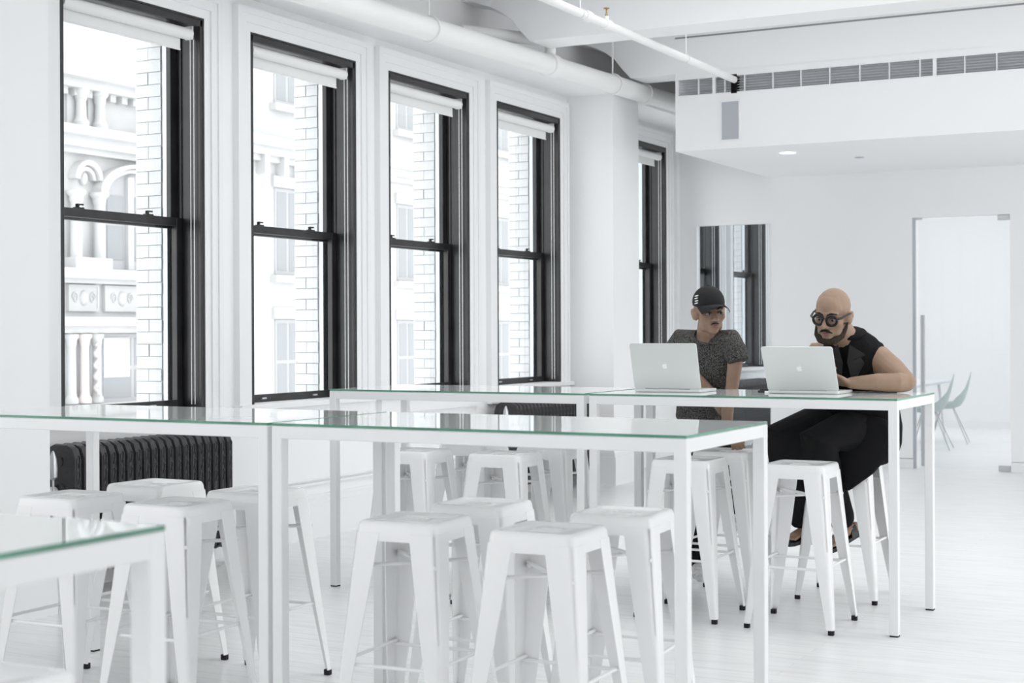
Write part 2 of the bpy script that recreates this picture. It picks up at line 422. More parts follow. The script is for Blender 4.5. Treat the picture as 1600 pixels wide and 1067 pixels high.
# ------------------------------------------------------------------ windows
def sash(y0, y1, z0, z1, x0, x1, st=.055, top=.05, bot=.05):
    m = MB()
    m.box(x0, x1, y0, y0 + st, z0, z1).box(x0, x1, y1 - st, y1, z0, z1)
    m.box(x0, x1, y0 + st, y1 - st, z0, z0 + bot).box(x0, x1, y0 + st, y1 - st, z1 - top, z1)
    return m
def make_window():
    """local origin: right jamb at the casing face, y runs from -WW to 0"""
    w = empty('window_1'); w['kind'] = 'structure'; w['label'] = 'tall black-framed double-hung window in white casing'
    y0, y1 = -WW, 0.0
    c = MB()
    for (a, b, x) in ((.0, .055, 0), (.055, .11, .012), (.11, .15, .022)):
        c.box(-.03, x, y1 + a, y1 + b, ZS - .035, ZH + b); c.box(-.03, x, y0 - b, y0 - a, ZS - .035, ZH + b)
        c.box(-.03, x, y0 - a, y1 + a, ZH + a, ZH + b)
    c.build('casing', TRIMW, w)
    MB().box(-.32, .055, y0 - .17, y1 + .17, ZS - .035, ZS - .0).build('stool', TRIMW, w, bevel=.006)
    MB().box(-.03, .02, y0 - .14, y1 + .14, ZS - .14, ZS - .035).build('apron', TRIMW, w)
    j = MB()
    for (yy, sg) in ((y1, -1), (y0, 1)):
        a, b = sorted((yy, yy + sg * .012)); j.box(-.30, -.001, a, b, ZS, ZH)
        a, b = sorted((yy + sg * .012, yy + sg * .034)); j.box(-.045, -.004, a, b, ZS, ZH)     # inner stop
        a, b = sorted((yy + sg * .012, yy + sg * .020)); j.box(-.185, -.165, a, b, ZS, ZH)
        a, b = sorted((yy + sg * .012, yy + sg * .022)); j.box(-.258, -.245, a, b, ZS, ZH)
    j.box(-.30, -.001, y0, y1, ZH - .012, ZH); j.box(-.05, -.004, y0, y1, ZH - .055, ZH - .012); j.box(-.25, -.06, y0, y1, ZH - .04, ZH - .012)
    j.build('jamb', BLACKF, w, bevel=.003)
    for (yy, sg) in ((y1, -1), (y0, 1)):
        a, b = sorted((yy + sg * .008, yy + sg * .046)); MB().box(-.315, -.258, a, b, ZS, ZH).build('storm_track', ALU, w)
    us = sash(y0 + .012, y1 - .012, 2.03, ZH - .012, -.245, -.21, top=.06, bot=.04).build('upper_sash', BLACKF, w, bevel=.003)
    MB().box(-.229, -.225, y0 + .06, y1 - .06, 2.06, ZH - .06).build('pane', GLASS, us)
    ls = sash(y0 + .012, y1 - .012, ZS, 2.095, -.205, -.165, top=.05, bot=.05).build('lower_sash', BLACKF, w, bevel=.003)
    MB().box(-.187, -.183, y0 + .06, y1 - .06, ZS + .03, 2.06).build('pane', GLASS, ls)
    for yy in (-.30, -.88):
        MB().box(-.20, -.17, yy - .03, yy + .03, 2.095, 2.103).rod((-.185, yy - .01, 2.10), (-.185, yy - .01, 2.122), .012, n=8).box(-.19, -.18, yy - .01, yy + .035, 2.115, 2.124).build('sash_lock', BLACKP, ls)
        MB().box(-.165, -.15, yy - .025, yy + .025, ZS + .02, ZS + .03).build('sash_lift', CHROME, ls)
    return w
win0 = make_window()
for i, r in enumerate(W_RIGHT):
    w = win0 if i == 0 else copy_tree(win0)
    w.name = 'window_%d' % (i + 1); w.location = (XC, r, 0)
# roller blinds
def make_blind():
    b = empty('roller_blind')
    y0, y1 = -WW + .06, -.075
    MB().rod((-.055, y0, 0), (-.055, y1, 0), .036, n=18).build('roller', BLIND, b, smooth=True)
    MB().box(-.087, -.084, y0 + .02, y1 - .05, -.098, .0).build('fabric', BLIND, b)
    MB().rod((-.0855, y0 + .02, -.096), (-.0855, y1 - .05, -.096), .006, n=8).build('hem_bar', BLIND, b, smooth=True)
    for a in (y1, y0 - .012):
        MB().box(-.09, -.03, a + .001, a + .011, -.032, .05).build('bracket', TRIMW, b, bevel=.003)
    MB().rod((-.042, y1 + .025, -.03), (-.042, y1 + .025, -2.25), .0028, n=5).rod((-.068, y1 + .025, -.03), (-.068, y1 + .025, -2.25), .0028, n=5).build('bead_chain', TRIMW, b)
    return b
bl0 = make_blind()
BL = ['white roller blind drawn up in the first window, beside the left edge of the photo',
      'white roller blind drawn up in the second window from the left',
      'white roller blind drawn up in the third window from the left',
      'white roller blind drawn up in the fourth window, just before the projecting pier',
      'white roller blind drawn up in the narrow-looking window behind the pier',
      'white roller blind in the first window seen through the doorway',
      'white roller blind in the farther window seen through the doorway']
for i, r in enumerate(W_RIGHT):
    b = bl0 if i == 0 else copy_tree(bl0)
    b.location = (XC, r, 3.205); tag(b, BL[i], 'blind', 'roller blinds at the windows')

# pane in the doorway beside the windows, and the glass door
struct('window_8', MB().box(OP[0], OP[1], YFAR + .04, YFAR + .05, 0, ZD), pane_mat('partition_glass', (.93, .95, .96), 1.3), 'tall clear glass pane beside the windows')
struct('trim_3', MB().box(OP[0] - .004, OP[0] + .02, YFAR - .004, YFAR + .09, 0, ZD).box(OP[1] - .02, OP[1] + .004, YFAR - .004, YFAR + .09, 0, ZD), TRIMW, 'slim white jamb of the glazed opening')
dr = empty('door_1', (DR[0], YFAR + .03, 0)); dr['kind'] = 'structure'; dr['label'] = 'frameless glass door with steel pull handle'
DW = DR[1] - DR[0]
MB().box(.055, DW - .01, 0, .012, .01, ZD - .008).build('pane', GLASSD, dr)
MB().box(0, .012, -.02, .03, 0, ZD).box(.012, .028, -.012, .02, 0, ZD).build('edge_channel', ALU, dr)
MB().box(.03, .09, -.006, .02, ZD - .022, ZD - .004).build('top_latch', CHROME, dr)
MB().box(DW - .12, DW - .008, -.01, .024, ZD - .055, ZD - .003).build('top_patch', CHROME, dr, bevel=.002)
MB().box(DW - .12, DW - .008, -.01, .024, .004, .06).build('bottom_patch', CHROME, dr, bevel=.002)
hn = MB().box(.085, .125, -.06, -.03, .03, 1.53).build('pull_handle', CHROME, dr, bevel=.004)
MB().box(.10, .11, -.062, -.0605, .03, 1.53).build('groove', GREYV, hn)
MB().rod((.105, -.035, .3), (.105, 0, .3), .008).rod((.105, -.035, 1.2), (.105, 0, 1.2), .008).build('standoff', CHROME, hn)

# light portals at the windows and the added daylight openings (sampling guides only, they emit nothing)
def portal(name, loc, sx, sy, rot):
    l = bpy.data.lights.new(name, 'AREA'); l.shape = 'RECTANGLE'; l.size = sx; l.size_y = sy; l.cycles.is_portal = True
    o = bpy.data.objects.new(name, l); COL.objects.link(o); o.location = loc; o.rotation_euler = rot
for r in W_RIGHT + W_EXTRA:
    portal('window_portal', (XE - .03, r - WW / 2, (ZS + ZH) / 2), ZH - ZS, WW, (0, -PI / 2, 0))
for a, b, c, d in ROOF_FILL: portal('roof_portal', ((c + d) / 2, (a + b) / 2, ZC + .16), d - c, b - a, (0, 0, 0))
for a, b in BACK_FILL: portal('window_portal', ((a + b) / 2, -5.38, 2.05), b - a, 2.5, (PI / 2, 0, 0))
for a, b in RIGHT_FILL: portal('window_portal', (6.18, (a + b) / 2, 2.05), 3.4, b - a, (0, PI / 2, 0))

# ------------------------------------------------------------------ radiators
def rad_section_mesh():
    """one cast-iron section, pitch .066 along y, depth along x (front at +x)"""
    m = MB(); d, w = .11, .029
    def ring(y, s):
        pts = []
        for (x, z) in ((-.095, .125), (-.11, .16), (-.11, .70), (-.09, .745), (-.05, .765), (.05, .765), (.09, .745), (.11, .70), (.11, .16), (.095, .125), (.05, .105), (-.05, .105)):
            pts.append((x * s, y, .435 + (z - .435) * (1 - (1 - s) * .35)))
        return pts
    m.loft([ring(-w, .78), ring(-w * .75, .96), ring(0, 1.0), ring(w * .75, .96), ring(w, .78)])
    # raised scroll beads on the front face
    for k, z in enumerate((.68, .60, .52, .30, .22)):
        m.path([(.112, .010 * math.sin(a * 1.5), z + .03 * math.cos(a)) for a in [i * PI / 4 for i in range(7)]], .004, 5)
    m.rod((.108, -.012, .15), (.108, -.012, .70), .005, n=6).rod((.108, .012, .15), (.108, .012, .70), .005, n=6)
    m.rod((0, -.034, .68), (0, .034, .68), .03, n=8).rod((0, -.034, .17), (0, .034, .17), .03, n=8)
    m.v = [(x, y, z * 1.06) for x, y, z in m.v]
    me = m.mesh('section'); me.materials.append(RADM)
    me.polygons.foreach_set('use_smooth', [True] * len(me.polygons)); me.set_sharp_from_angle(angle=math.radians(40))
    return me
RS = rad_section_mesh()
def radiator(y0, n, label, valve=True):
    r = empty('radiator', (-5.775, y0, 0)); tag(r, label, 'radiator', 'cast iron radiators under the windows')
    for k in range(n):
        o = bpy.data.objects.new('section', RS); COL.objects.link(o); o.parent = r; o.location = (0, k * .066 + .033, 0)
    for yy in (.033, n * .066 - .033):
        for sx in (-.085, .085):
            MB().tube([(sx, yy, .14), (sx * 1.05, yy, .08), (sx * 1.15, yy, .035), (sx * 1.3, yy, .012)], [.024, .018, .013, .012], n=10).build('leg', RADM, r, smooth=True)
    e = MB().path([(.06 * math.cos(a) * (1 - a / 16), -.002, .50 + .12 * math.sin(a) * (1 - a / 16)) for a in [i * .5 for i in range(26)]], .005, 5)
    e.build('end_scroll', RADM, r, smooth=True)
    if valve:
        vv = MB().rod((-.03, -.16, .56), (-.03, .0, .56), .030, n=14).path([(-.03, -.10, .56), (.03, -.10, .555), (.06, -.10, .575)], .009, 8).build('valve', PIPEW, r, smooth=True)
        MB().lathe([(.006, 0), (.007, .06), (.022, .075), (.024, .12), (.02, .17), (.008, .205), (.002, .212)], c=(.06, -.10, .575), n=14).build('air_vent', CHROME, vv, smooth=True)
        v2 = MB().rod((.02, n * .066, .17), (.02, n * .066 + .10, .17), .035, n=14).rod((.02, n * .066 + .07, -.0), (.02, n * .066 + .07, .30), .028, n=12).build('valve', PIPEW, r, smooth=True)
        MB().lathe([(.012, 0), (.012, .05), (.04, .055), (.045, .075), (.03, .085)], c=(.02, n * .066 + .07, .30), n=10).build('valve_knob', mat('green_knob', (.10, .24, .06), .5, .3), v2, smooth=True)
    return r
radiator(5.885, 20, 'charcoal cast iron radiator under the first window, behind the left stools')
radiator(10.86, 22, 'charcoal cast iron radiator under the fourth window, beside the pier')
radiator(15.85, 24, 'charcoal cast iron radiator seen through the glazed opening', False)

# floor outlet
fo = empty('floor_outlet', (-3.98, 6.86, 0)); tag(fo, 'small round metal floor outlet plate below the far table', 'outlet')
MB().lathe([(.075, 0), (.075, .004), (.068, .006), (.06, .004)], n=28).build('plate', CHROME, fo)
MB().box(-.03, -.005, -.02, .02, .004, .008).box(.01, .035, -.02, .02, .004, .008).build('flap', GREYV, fo)

# ------------------------------------------------------------------ tables
ZT = 1.08
TB = .042
def make_table(L, D):
    """origin at floor, left front corner; L along x, D along y"""
    t = empty('bar_table')
    zf = ZT - .010
    gt = MB()
    gt.box(0.001, L - .001, .001, D - .001, zf, ZT)
    o = gt.build('glass_top', [GTOP, GEDGE], t)
    for p in o.data.polygons: p.material_index = 0 if abs(p.normal.z) > .9 else 1
    b = o.modifiers.new('soft_edges', 'BEVEL'); b.width = .0012; b.segments = 1
    for (x, y) in ((0, 0), (L - TB, 0), (0, D - TB), (L - TB, D - TB)):
        l = MB().box(x, x + TB, y, y + TB, .006, zf).build('leg', STEELW, t, bevel=.004)
        MB().box(x + .002, x + TB - .002, y + .002, y + TB - .002, 0, .006).build('foot_pad', RUBBER, l)
    for y in (0, D - TB): MB().box(TB - .004, L - TB + .004, y + .0005, y + TB - .0005, zf - TB - .001, zf - .0005).build('rail', STEELW, t, bevel=.003)
    for x in (0, L - TB): MB().box(x + .0005, x + TB - .0005, TB - .004, D - TB + .004, zf - TB - .001, zf - .0005).build('rail', STEELW, t, bevel=.003)
    return t
T0 = make_table(1.535, .775)
TABLES = [((-4.735, 6.855), 'glass-topped white steel bar table nearest the windows in the far row'),
          ((-3.172, 6.855), 'glass-topped white steel bar table in the far row carrying both laptops'),
          ((-4.735, 4.255), 'glass-topped white steel bar table in the middle row, in front of the first radiator'),
          ((-3.182, 4.255), 'glass-topped white steel bar table in the middle row nearest the photo centre'),
          ((-3.205, 1.17), 'blurred glass-topped white bar table corner nearest the camera')]
for i, ((x, y), lb) in enumerate(TABLES):
    t = T0 if i == 0 else copy_tree(T0)
    t.location = (x, y, 0); tag(t, lb, 'table', 'glass-topped bar tables')

# ------------------------------------------------------------------ stools
def rsq(h, r, z, n=5, hx=None):
    hx = h if hx is None else hx; pts = []
    for (sx, sy, a0) in ((1, -1, -PI / 2), (1, 1, 0), (-1, 1, PI / 2), (-1, -1, PI)):
        cx, cy = sx * (hx - r), sy * (h - r)
        for i in range(n + 1):
            a = a0 + (PI / 2) * i / n
            pts.append((cx + r * math.cos(a), cy + r * math.sin(a), z))
    return pts
def make_stool():
    s = empty('metal_stool')
    ZT_ = .765
    m = MB()
    m.loft([rsq(.1545, .030, .700), rsq(.155, .032, .705), rsq(.150, .034, .748), rsq(.1475, .034, .757), rsq(.143, .032, .763), rsq(.136, .03, ZT_),
            rsq(.119, .025, ZT_), rsq(.113, .022, .7595), rsq(.060, .02, .757), rsq(.030, .012, .757, hx=.052), rsq(.025, .012, .761, hx=.047), rsq(.019, .010, .760, hx=.041), rsq(.017, .009, .745, hx=.039)], False, True)
    m.loft([rsq(.1545, .030, .700), rsq(.151, .028, .700), rsq(.147, .028, .745)], False, False)
    m.build('seat', STOOLW, s, smooth=True, angle=50)
    for sx in (-1, 1):
        for sy in (-1, 1):
            l = MB(); loops = []
            for t in (0, .12, .3, .5, .7, .88, 1.0):
                z = .728 * (1 - t) + .022 * t
                c = .154 + (.214 - .154) * ((.728 - z) / .706)
                w = .098 * (1 - t) ** 1.05 + .032 * t + .006 * math.sin(PI * t)
                r = .030 * (1 - t) + .012 * t; th = .004
                out = []; inn = []
                out.append((c - w, c))
                for i in range(6):
                    a = PI / 2 - PI / 2 * i / 5
                    out.append((c - r + r * math.cos(a), c - r + r * math.sin(a)))
                out.append((c, c - w))
                inn = [(min(x, c - th) if k > 0 else x, min(yv, c - th)) for k, (x, yv) in enumerate(out)]
                inn[0] = (c - w, c - th); inn[-1] = (c - th, c - w)
                loops.append([(sx * x, sy * yv, z) for x, yv in out] + [(sx * x, sy * yv, z) for x, yv in reversed(inn)])
            l.loft(loops)
            lo = l.build('leg', STOOLW, s, smooth=True, angle=45)
            f = MB().loft([rsq(.0125, .006, .0, 2), rsq(.0135, .006, .003, 2), rsq(.0135, .006, .022, 2)])
            f.v = [(x + sx * .2005, y + sy * .2005, z) for x, y, z in f.v]
            f.build('rubber_foot', RUBBER, lo)
            MB().rod((sx * .138, sy * .138, .615), (sx * .147, sy * .147, .615), .011, n=10).build('bolt', CHROME, lo)
    c = .188
    for a, b in (((-c, -c + .012), (c, -c + .012)), ((-c, c - .012), (c, c - .012))):
        MB().rod((a[0], a[1], .288), (b[0], b[1], .288), .0065, n=8).build('foot_rail', STOOLW, s, smooth=True)
    for a, b in (((-c + .012, -c), (-c + .012, c)), ((c - .012, -c), (c - .012, c))):
        MB().rod((a[0], a[1], .300), (b[0], b[1], .300), .0065, n=8).build('foot_rail', STOOLW, s, smooth=True)
    q = .158
    MB().rod((-q, -q, .612), (q, q, .612), .007, n=8).build('cross_brace', STOOLW, s, smooth=True)
    MB().rod((-q, q, .622), (q, -q, .622), .007, n=8).build('cross_brace', STOOLW, s, smooth=True)
    return s
ST0 = make_stool()
STOOLS = [
    ((-4.28, 4.43), 1, 'white metal stool at far left, partly hidden by the blurred table corner'),
    ((-4.29, 4.93), -1, 'white metal stool standing directly in front of the first radiator'),
    ((-3.73, 4.41), 2, 'white metal stool right behind the blurred table corner, nearer than its neighbours'),
    ((-3.73, 4.89), 0, 'white metal stool half hidden by the paired legs where the middle tables meet'),
    ((-2.68, 4.39), 3, 'white metal stool, left one of the two nearest the camera under the middle table'),
    ((-2.70, 4.89), 3, 'white metal stool in the second line, between and behind the two nearest stools'),
    ((-2.155, 4.35), 1, 'white metal stool, right one of the two nearest the camera under the middle table'),
    ((-2.12, 4.86), 4, 'white metal stool behind the near ones, beside the right leg of the middle table'),
    ((-4.20, 6.88), 0, 'white metal stool before the far table, nearest the windows'),
    ((-3.67, 6.90), 2, 'white metal stool before the far table, just left of where the two far tables join'),
    ((-3.66, 7.42), 0, 'white metal stool on the window side of the far tables, showing beside the paired legs'),
    ((-4.18, 7.48), 0, 'white metal stool on the window side of the far tables, mostly hidden by others'),
    ((-2.69, 6.99), 0, 'white metal stool before the man in the cap, half behind a table leg'),
    ((-2.69, 7.55), 0, 'white metal stool the man in the cap rests his hand on'),
    ((-2.123, 6.975), 0, 'white metal stool standing empty in front of the seated bald man'),
    ((-2.137, 7.815), 0, 'white metal stool the bald man in black sits on'),
    ((-2.19, 1.985), 2, 'white metal stool seat cut by the lower left corner of the photo'),
]
for i, ((x, y), rz, lb) in enumerate(STOOLS):
    s = ST0 if i == 0 else copy_tree(ST0)
    s.location = (x, y, 0); s.rotation_euler.z = math.radians(rz)
    tag(s, lb, 'stool', 'white metal stools around the bar tables')

# ------------------------------------------------------------------ laptops
def rrect(w, h, r, n=4):
    pts = []
    for (cx, cy, a0) in ((w / 2 - r, r, -PI / 2), (w / 2 - r, h - r, 0), (-w / 2 + r, h - r, PI / 2), (-w / 2 + r, r, PI)):
        for i in range(n + 1):
            a = a0 + PI / 2 * i / n; pts.append((cx + r * math.cos(a), cy + r * math.sin(a)))
    return pts
def logo_mesh(lid):
    """bitten fruit mark with a leaf, raised a hair on the lid back"""
    pts = []
    body = [(0, .80), (.12, .86), (.30, .88), (.46, .80), (.53, .70), (.42, .60), (.37, .45), (.42, .29), (.55, .19), (.47, .02), (.36, -.13), (.24, -.20), (.10, -.17), (0, -.13),
            (-.10, -.17), (-.24, -.20), (-.38, -.10), (-.52, .12), (-.58, .38), (-.54, .62), (-.42, .80), (-.26, .88), (-.12, .86)]
    leaf = [(.0, .95), (.02, 1.08), (.12, 1.20), (.22, 1.25), (.22, 1.12), (.13, 1.0)]
    k = .0235
    m = MB()
    for poly in (body, leaf):
        a = [(x * k, (z - .38) * k) for x, z in poly]
        m.loft([[(x, -.0004, z) for x, z in a], [(x, .002, z) for x, z in a]])
    return m
def make_laptop(name, loc, rz, tilt, label):
    l = empty(name, loc, rz); tag(l, label, 'laptop', 'open silver laptops on the far table')
    W, D = .359, .247
    b = MB(); o = rrect(W, D, .012)
    b.loft([[(x * .985, y * .99 + .002, .001) for x, y in o], [(x, y, .005) for x, y in o], [(x, y, .0145) for x, y in o], [(x * .995, y * .995, .0155) for x, y in o]])
    base = b.build('base', ALUM, l)
    MB().box(-.142, .142, .038, .142, .0150, .0162).build('keyboard', BLACKP, base)
    MB().box(-.05, .05, .165, .235, .0153, .0158).build('trackpad', GREYV, base)
    # lid in its own frame: x width, z height, back facing -y
    lid = MB(); lo = rrect(W, D - .004, .012)
    lid.loft([[(x * .992, -.0045, z) for x, z in lo], [(x, -.003, z) for x, z in lo], [(x, .001, z) for x, z in lo]])
    lo_ = lid.build('lid', ALUM, l, loc=(0, .008, .0165)); lo_.rotation_euler.x = math.radians(tilt)
    lg = logo_mesh(lo_).build('logo', LOGO, lo_, loc=(0, -.0046, D * .5))
    MB().box(-W / 2 + .008, W / 2 - .008, .0008, .0014, .01, D - .012).build('screen', BLACKP, lo_)
    MB().rod((-.12, .007, .0155), (.12, .007, .0155), .005, n=8).build('hinge', BLACKP, l)
    return l
make_laptop('laptop', (-2.868, 7.145, ZT), math.radians(1), 17, 'open silver laptop in front of the man in the cap')
make_laptop('laptop', (-2.184, 7.215, ZT), math.radians(-1), 27, 'open silver laptop in front of the bald man')
ca = empty('charger_plug', (-2.40, 7.27, ZT)); tag(ca, 'black and white charger plug on the glass beside the bald man\'s laptop', 'plug')
MB().box(-.03, .005, -.008, .008, .0, .012).build('plug_body', BLACKP, ca, bevel=.002)
MB().box(.005, .03, -.007, .007, .0, .009).build('plug_sleeve', LOGO, ca, bevel=.002)
MB().box(-.028, .02, .014, .03, .0, .022).build('adapter', BLACKP, ca, bevel=.002)

# ------------------------------------------------------------------ meeting room furniture
def make_drop_chair():
    c = empty('shell_chair')
    m = MB(); loops = []
    # stations along the shell: (y, z, half width, dish)
    prof = [(-.24, .455, .10, .0), (-.23, .45, .17, .02), (-.16, .435, .215, .045), (-.05, .425, .225, .06), (.06, .43, .215, .075), (.14, .47, .19, .08), (.19, .55, .155, .06), (.225, .66, .115, .04), (.25, .77, .075, .02), (.262, .85, .03, .004), (.264, .87, .006, 0)]
    for t in (0, 1):
        for (yy, z, w, dsh) in prof:
            pass
    def row(yy, z, w, dsh, off):
        r = []
        for i in range(11):
            s = -1 + 2 * i / 10
            r.append((w * s, yy - (dsh * s * s * .6 if z > .46 else 0) + off * (.6 if z > .46 else 0), z + (dsh * s * s if z <= .56 else dsh * s * s * .25) - off * (.9 if z <= .55 else .1)))
        return r
    a = [row(*p, 0) for p in prof]; b = [row(*p, .014) for p in prof]
    n = 11; vs = [p for r in a for p in r] + [p for r in b for p in r]; K = len(prof); o = K * n; fs = []
    for k in range(K - 1):
        for i in range(n - 1):
            q = (k * n + i, k * n + i + 1, (k + 1) * n + i + 1, (k + 1) * n + i); fs.append(q); fs.append(tuple(o + x for x in reversed(q)))
    rim = [k * n for k in range(K)] + [(K - 1) * n + i for i in range(1, n)] + [k * n + n - 1 for k in range(K - 2, -1, -1)] + list(range(n - 2, 0, -1))
    for i in range(len(rim)):
        p, q = rim[i], rim[(i + 1) % len(rim)]; fs.append((p, q, o + q, o + p))
    m.add(vs, fs); m.build('shell', CHAIRG, c, smooth=True, angle=60)
    for sx in (-1, 1):
        for (y0, y1) in ((-.08, -.22), (.06, .24)):
            MB().rod((sx * .05, y0, .43), (sx * .23, y1, .0), .0075, .006, n=8).build('leg', CHROME, c, smooth=True)
    return c
DC0 = make_drop_chair()
for i, (loc, rz, lb) in enumerate((((-3.86, 17.75, 0), -84, 'pale grey drop-shaped chair behind the glass door, nearer one'),
                                   ((-3.86, 18.75, 0), -82, 'pale grey drop-shaped chair behind the glass door, farther one'),
                                   ((-5.05, 18.6, 0), 92, 'pale grey drop-shaped chair behind the steel door handle'))):
    c = DC0 if i == 0 else copy_tree(DC0)
    c.location = loc; c.rotation_euler.z = math.radians(rz); tag(c, lb, 'chair', 'drop-shaped chairs in the meeting room')
mt = empty('meeting_table', (-4.45, 18.3, 0)); tag(mt, 'white meeting table behind the glass door', 'table')
MB().box(-.5, .5, -1.2, 1.2, .715, .745).build('table_top', SHADEW, mt, bevel=.006)
for sx in (-1, 1):
    for sy in (-1, 1): MB().rod((sx * .36, sy * 1.0, .715), (sx * .42, sy * 1.1, 0), .02, .014).build('leg', STEELW, mt)

# ------------------------------------------------------------------ building across the street
B = empty('stone_building', (-18, 0, -6)); tag(B, 'pale ornate stone building across the street, seen through the windows', 'building')
OZ = 6.0
def fb(name, m, y0, y1, z0, z1, out=.1, inn=0.0, par=B, bevel=0):
    return MB().box(inn, out, y0, y1, z0 + OZ, z1 + OZ).build(name, m, par, bevel=bevel)
MB().box(-1.5, 0, 6, 60, 0, OZ + 14).build('wall', STONE, B)
def fwin(y0, y1, z0, z1, par=B, mull=True, arch=False):
    w = MB().box(.0, .02, y0, y1, z0 + OZ, z1 + OZ).build('window', FFRAME, par)
    ym = (y0 + y1) / 2; zm = (z0 + z1) / 2
    for (a, b) in ((y0 + .07, ym - .04), (ym + .04, y1 - .07)) if mull else ((y0 + .07, y1 - .07),):
        for (c, dd) in ((z0 + .07, zm - .035), (zm + .035, z1 - .07)):
            MB().box(.015, .026, a, b, c + OZ, dd + OZ).build('pane', FGLASS, w)
    return w
for k in range(5):
    yc = 24.60 + k * 4.53
    for (z0, z1) in ((2.52, 4.22), (-.05, 1.62), (5.9, 7.6)):
        fwin(yc - .42, yc + .42, z0, z1)
        fb('window_sill', STONE, yc - .55, yc + .55, z0 - .16, z0 - .02, .16)
        fb('lintel', STONE, yc - .5, yc + .5, z1 + .02, z1 + .24, .07)
# cornices and courses
for (z0, z1, o) in ((4.98, 5.16, .34), (4.82, 4.98, .22), (4.70, 4.82, .12), (8.2, 8.5, .35)):
    fb('cornice', STONE, 20.9, 60, z0, z1, o)
for k in range(9):
    yy = 23.0 + k * .62
    fb('bracket', STONE, yy, yy + .14, 4.45, 4.82, .22)
# ornate bay seen through the first window
for (z0, z1, o) in ((5.55, 5.72, .42), (5.40, 5.55, .26), (4.62, 4.76, .40), (4.44, 4.62, .24), (4.34, 4.44, .14), (2.28, 2.44, .32), (2.20, 2.28, .2), (1.50, 1.64, .36), (1.38, 1.50, .22), (.06, .20, .36), (-.06, .06, .24)):
    fb('cornice', STONE, 16.8, 20.9, z0, z1, o)
for k in range(14):
    fb('dentil', STONE, 16.9 + k * .28, 17.03 + k * .28, 5.28, 5.40, .16)
def column(yc, z0, z1, r, m=STONE, twist=False):
    c = MB().lathe([(r * 1.5, z0 + OZ), (r * 1.5, z0 + .08 + OZ), (r * 1.15, z0 + .12 + OZ), (r, z0 + .18 + OZ), (r * .9, z1 - .2 + OZ), (r * 1.1, z1 - .17 + OZ), (r * 1.15, z1 - .1 + OZ), (r * 1.6, z1 - .05 + OZ), (r * 1.6, z1 + OZ)], c=(.14, yc, 0), n=14)
    o = c.build('column', m, B, smooth=True)
    return o
for yc in (18.74, 19.18, 20.55, 17.6): column(yc, 4.78, 5.40, .09)
for (y0, y1) in ((18.52, 18.92), (19.0, 19.36), (20.4, 20.7)):
    fb('pilaster_panel', STONE, y0, y1, 4.80, 5.30, .05)
# small blind arch and the great arched window
def arch(yc, zc, r0_, r1_, out, m=STONE, flat=1.0, a0=0, a1=PI):
    ls = []
    for i in range(17):
        a = a0 + (a1 - a0) * i / 16; cy, sz = math.cos(a), math.sin(a) * flat
        ls.append([(0, yc + r0_ * cy, zc + OZ + r0_ * sz), (out, yc + r0_ * cy, zc + OZ + r0_ * sz), (out, yc + r1_ * cy, zc + OZ + r1_ * sz), (0, yc + r1_ * cy, zc + OZ + r1_ * sz)])
    return MB().loft(ls).build('arch', m, B)
arch(18.9, 3.92, .15, .22, .12); arch(18.9, 3.92, .24, .32, .18)
MB().ell((.03, 18.9, 3.95 + OZ), (.07, .08, .12)).build('bust', STONE, B, smooth=True)
arch(20.12, 3.72, .74, .86, .14, flat=.55); arch(20.12, 3.72, .88, 1.0, .22, flat=.55)
gw = MB(); pts = [(19.40, 2.46), (20.84, 2.46)] + [(20.12 + .72 * math.cos(PI * i / 12), 3.72 + .40 * math.sin(PI * i / 12)) for i in range(13)]
gw.loft([[(0.0, yy, z + OZ) for yy, z in pts], [(.02, yy, z + OZ) for yy, z in pts]])
gwo = gw.build('window', FFRAME, B)
for (a, b, c, d2) in ((19.46, 19.86, 2.62, 3.2), (19.46, 19.86, 3.26, 3.72), (20.14, 20.80, 2.62, 3.2), (20.14, 20.80, 3.26, 3.72)):
    MB().box(.015, .03, a, b, c + OZ, d2 + OZ).build('pane', FGLASS, gwo)
MB().box(.02, .09, 19.92, 20.06, 2.46 + OZ, 4.05 + OZ).build('mullion', STONE, gwo)
for yc in (18.62, 19.16): column(yc, 2.46, 3.72, .10)
fb('pedestal', STONE, 18.45, 19.3, 2.44, 2.62, .3)
# carved panels
for (y0, y1) in ((18.52, 19.22), (19.36, 20.2), (20.3, 20.85)):
    p = MB().box(0, .06, y0, y1, 1.74 + OZ, 2.18 + OZ).build('carved_panel', STONE, B)
    MB().box(.06, .075, y0, y1, 1.74 + OZ, 1.78 + OZ).box(.06, .075, y0, y1, 2.14 + OZ, 2.18 + OZ).box(.06, .075, y0, y0 + .04, 1.78 + OZ, 2.14 + OZ).box(.06, .075, y1 - .04, y1, 1.78 + OZ, 2.14 + OZ).build('border', STONE, p)
    yc = (y0 + y1) / 2
    MB().ell((.06, yc, 1.96 + OZ), (.05, .10, .13)).build('shield', STONE, p, smooth=True)
    sc = MB()
    for s in (-1, 1):
        sc.path([(.07, yc + s * (.2 + .07 * math.cos(a) * (1 - a / 12)), 1.96 + OZ + .10 * math.sin(a) * (1 - a / 12)) for a in [i * .45 for i in range(20)]], .014, 6)
    sc.build('scroll', STONE, p, smooth=True)
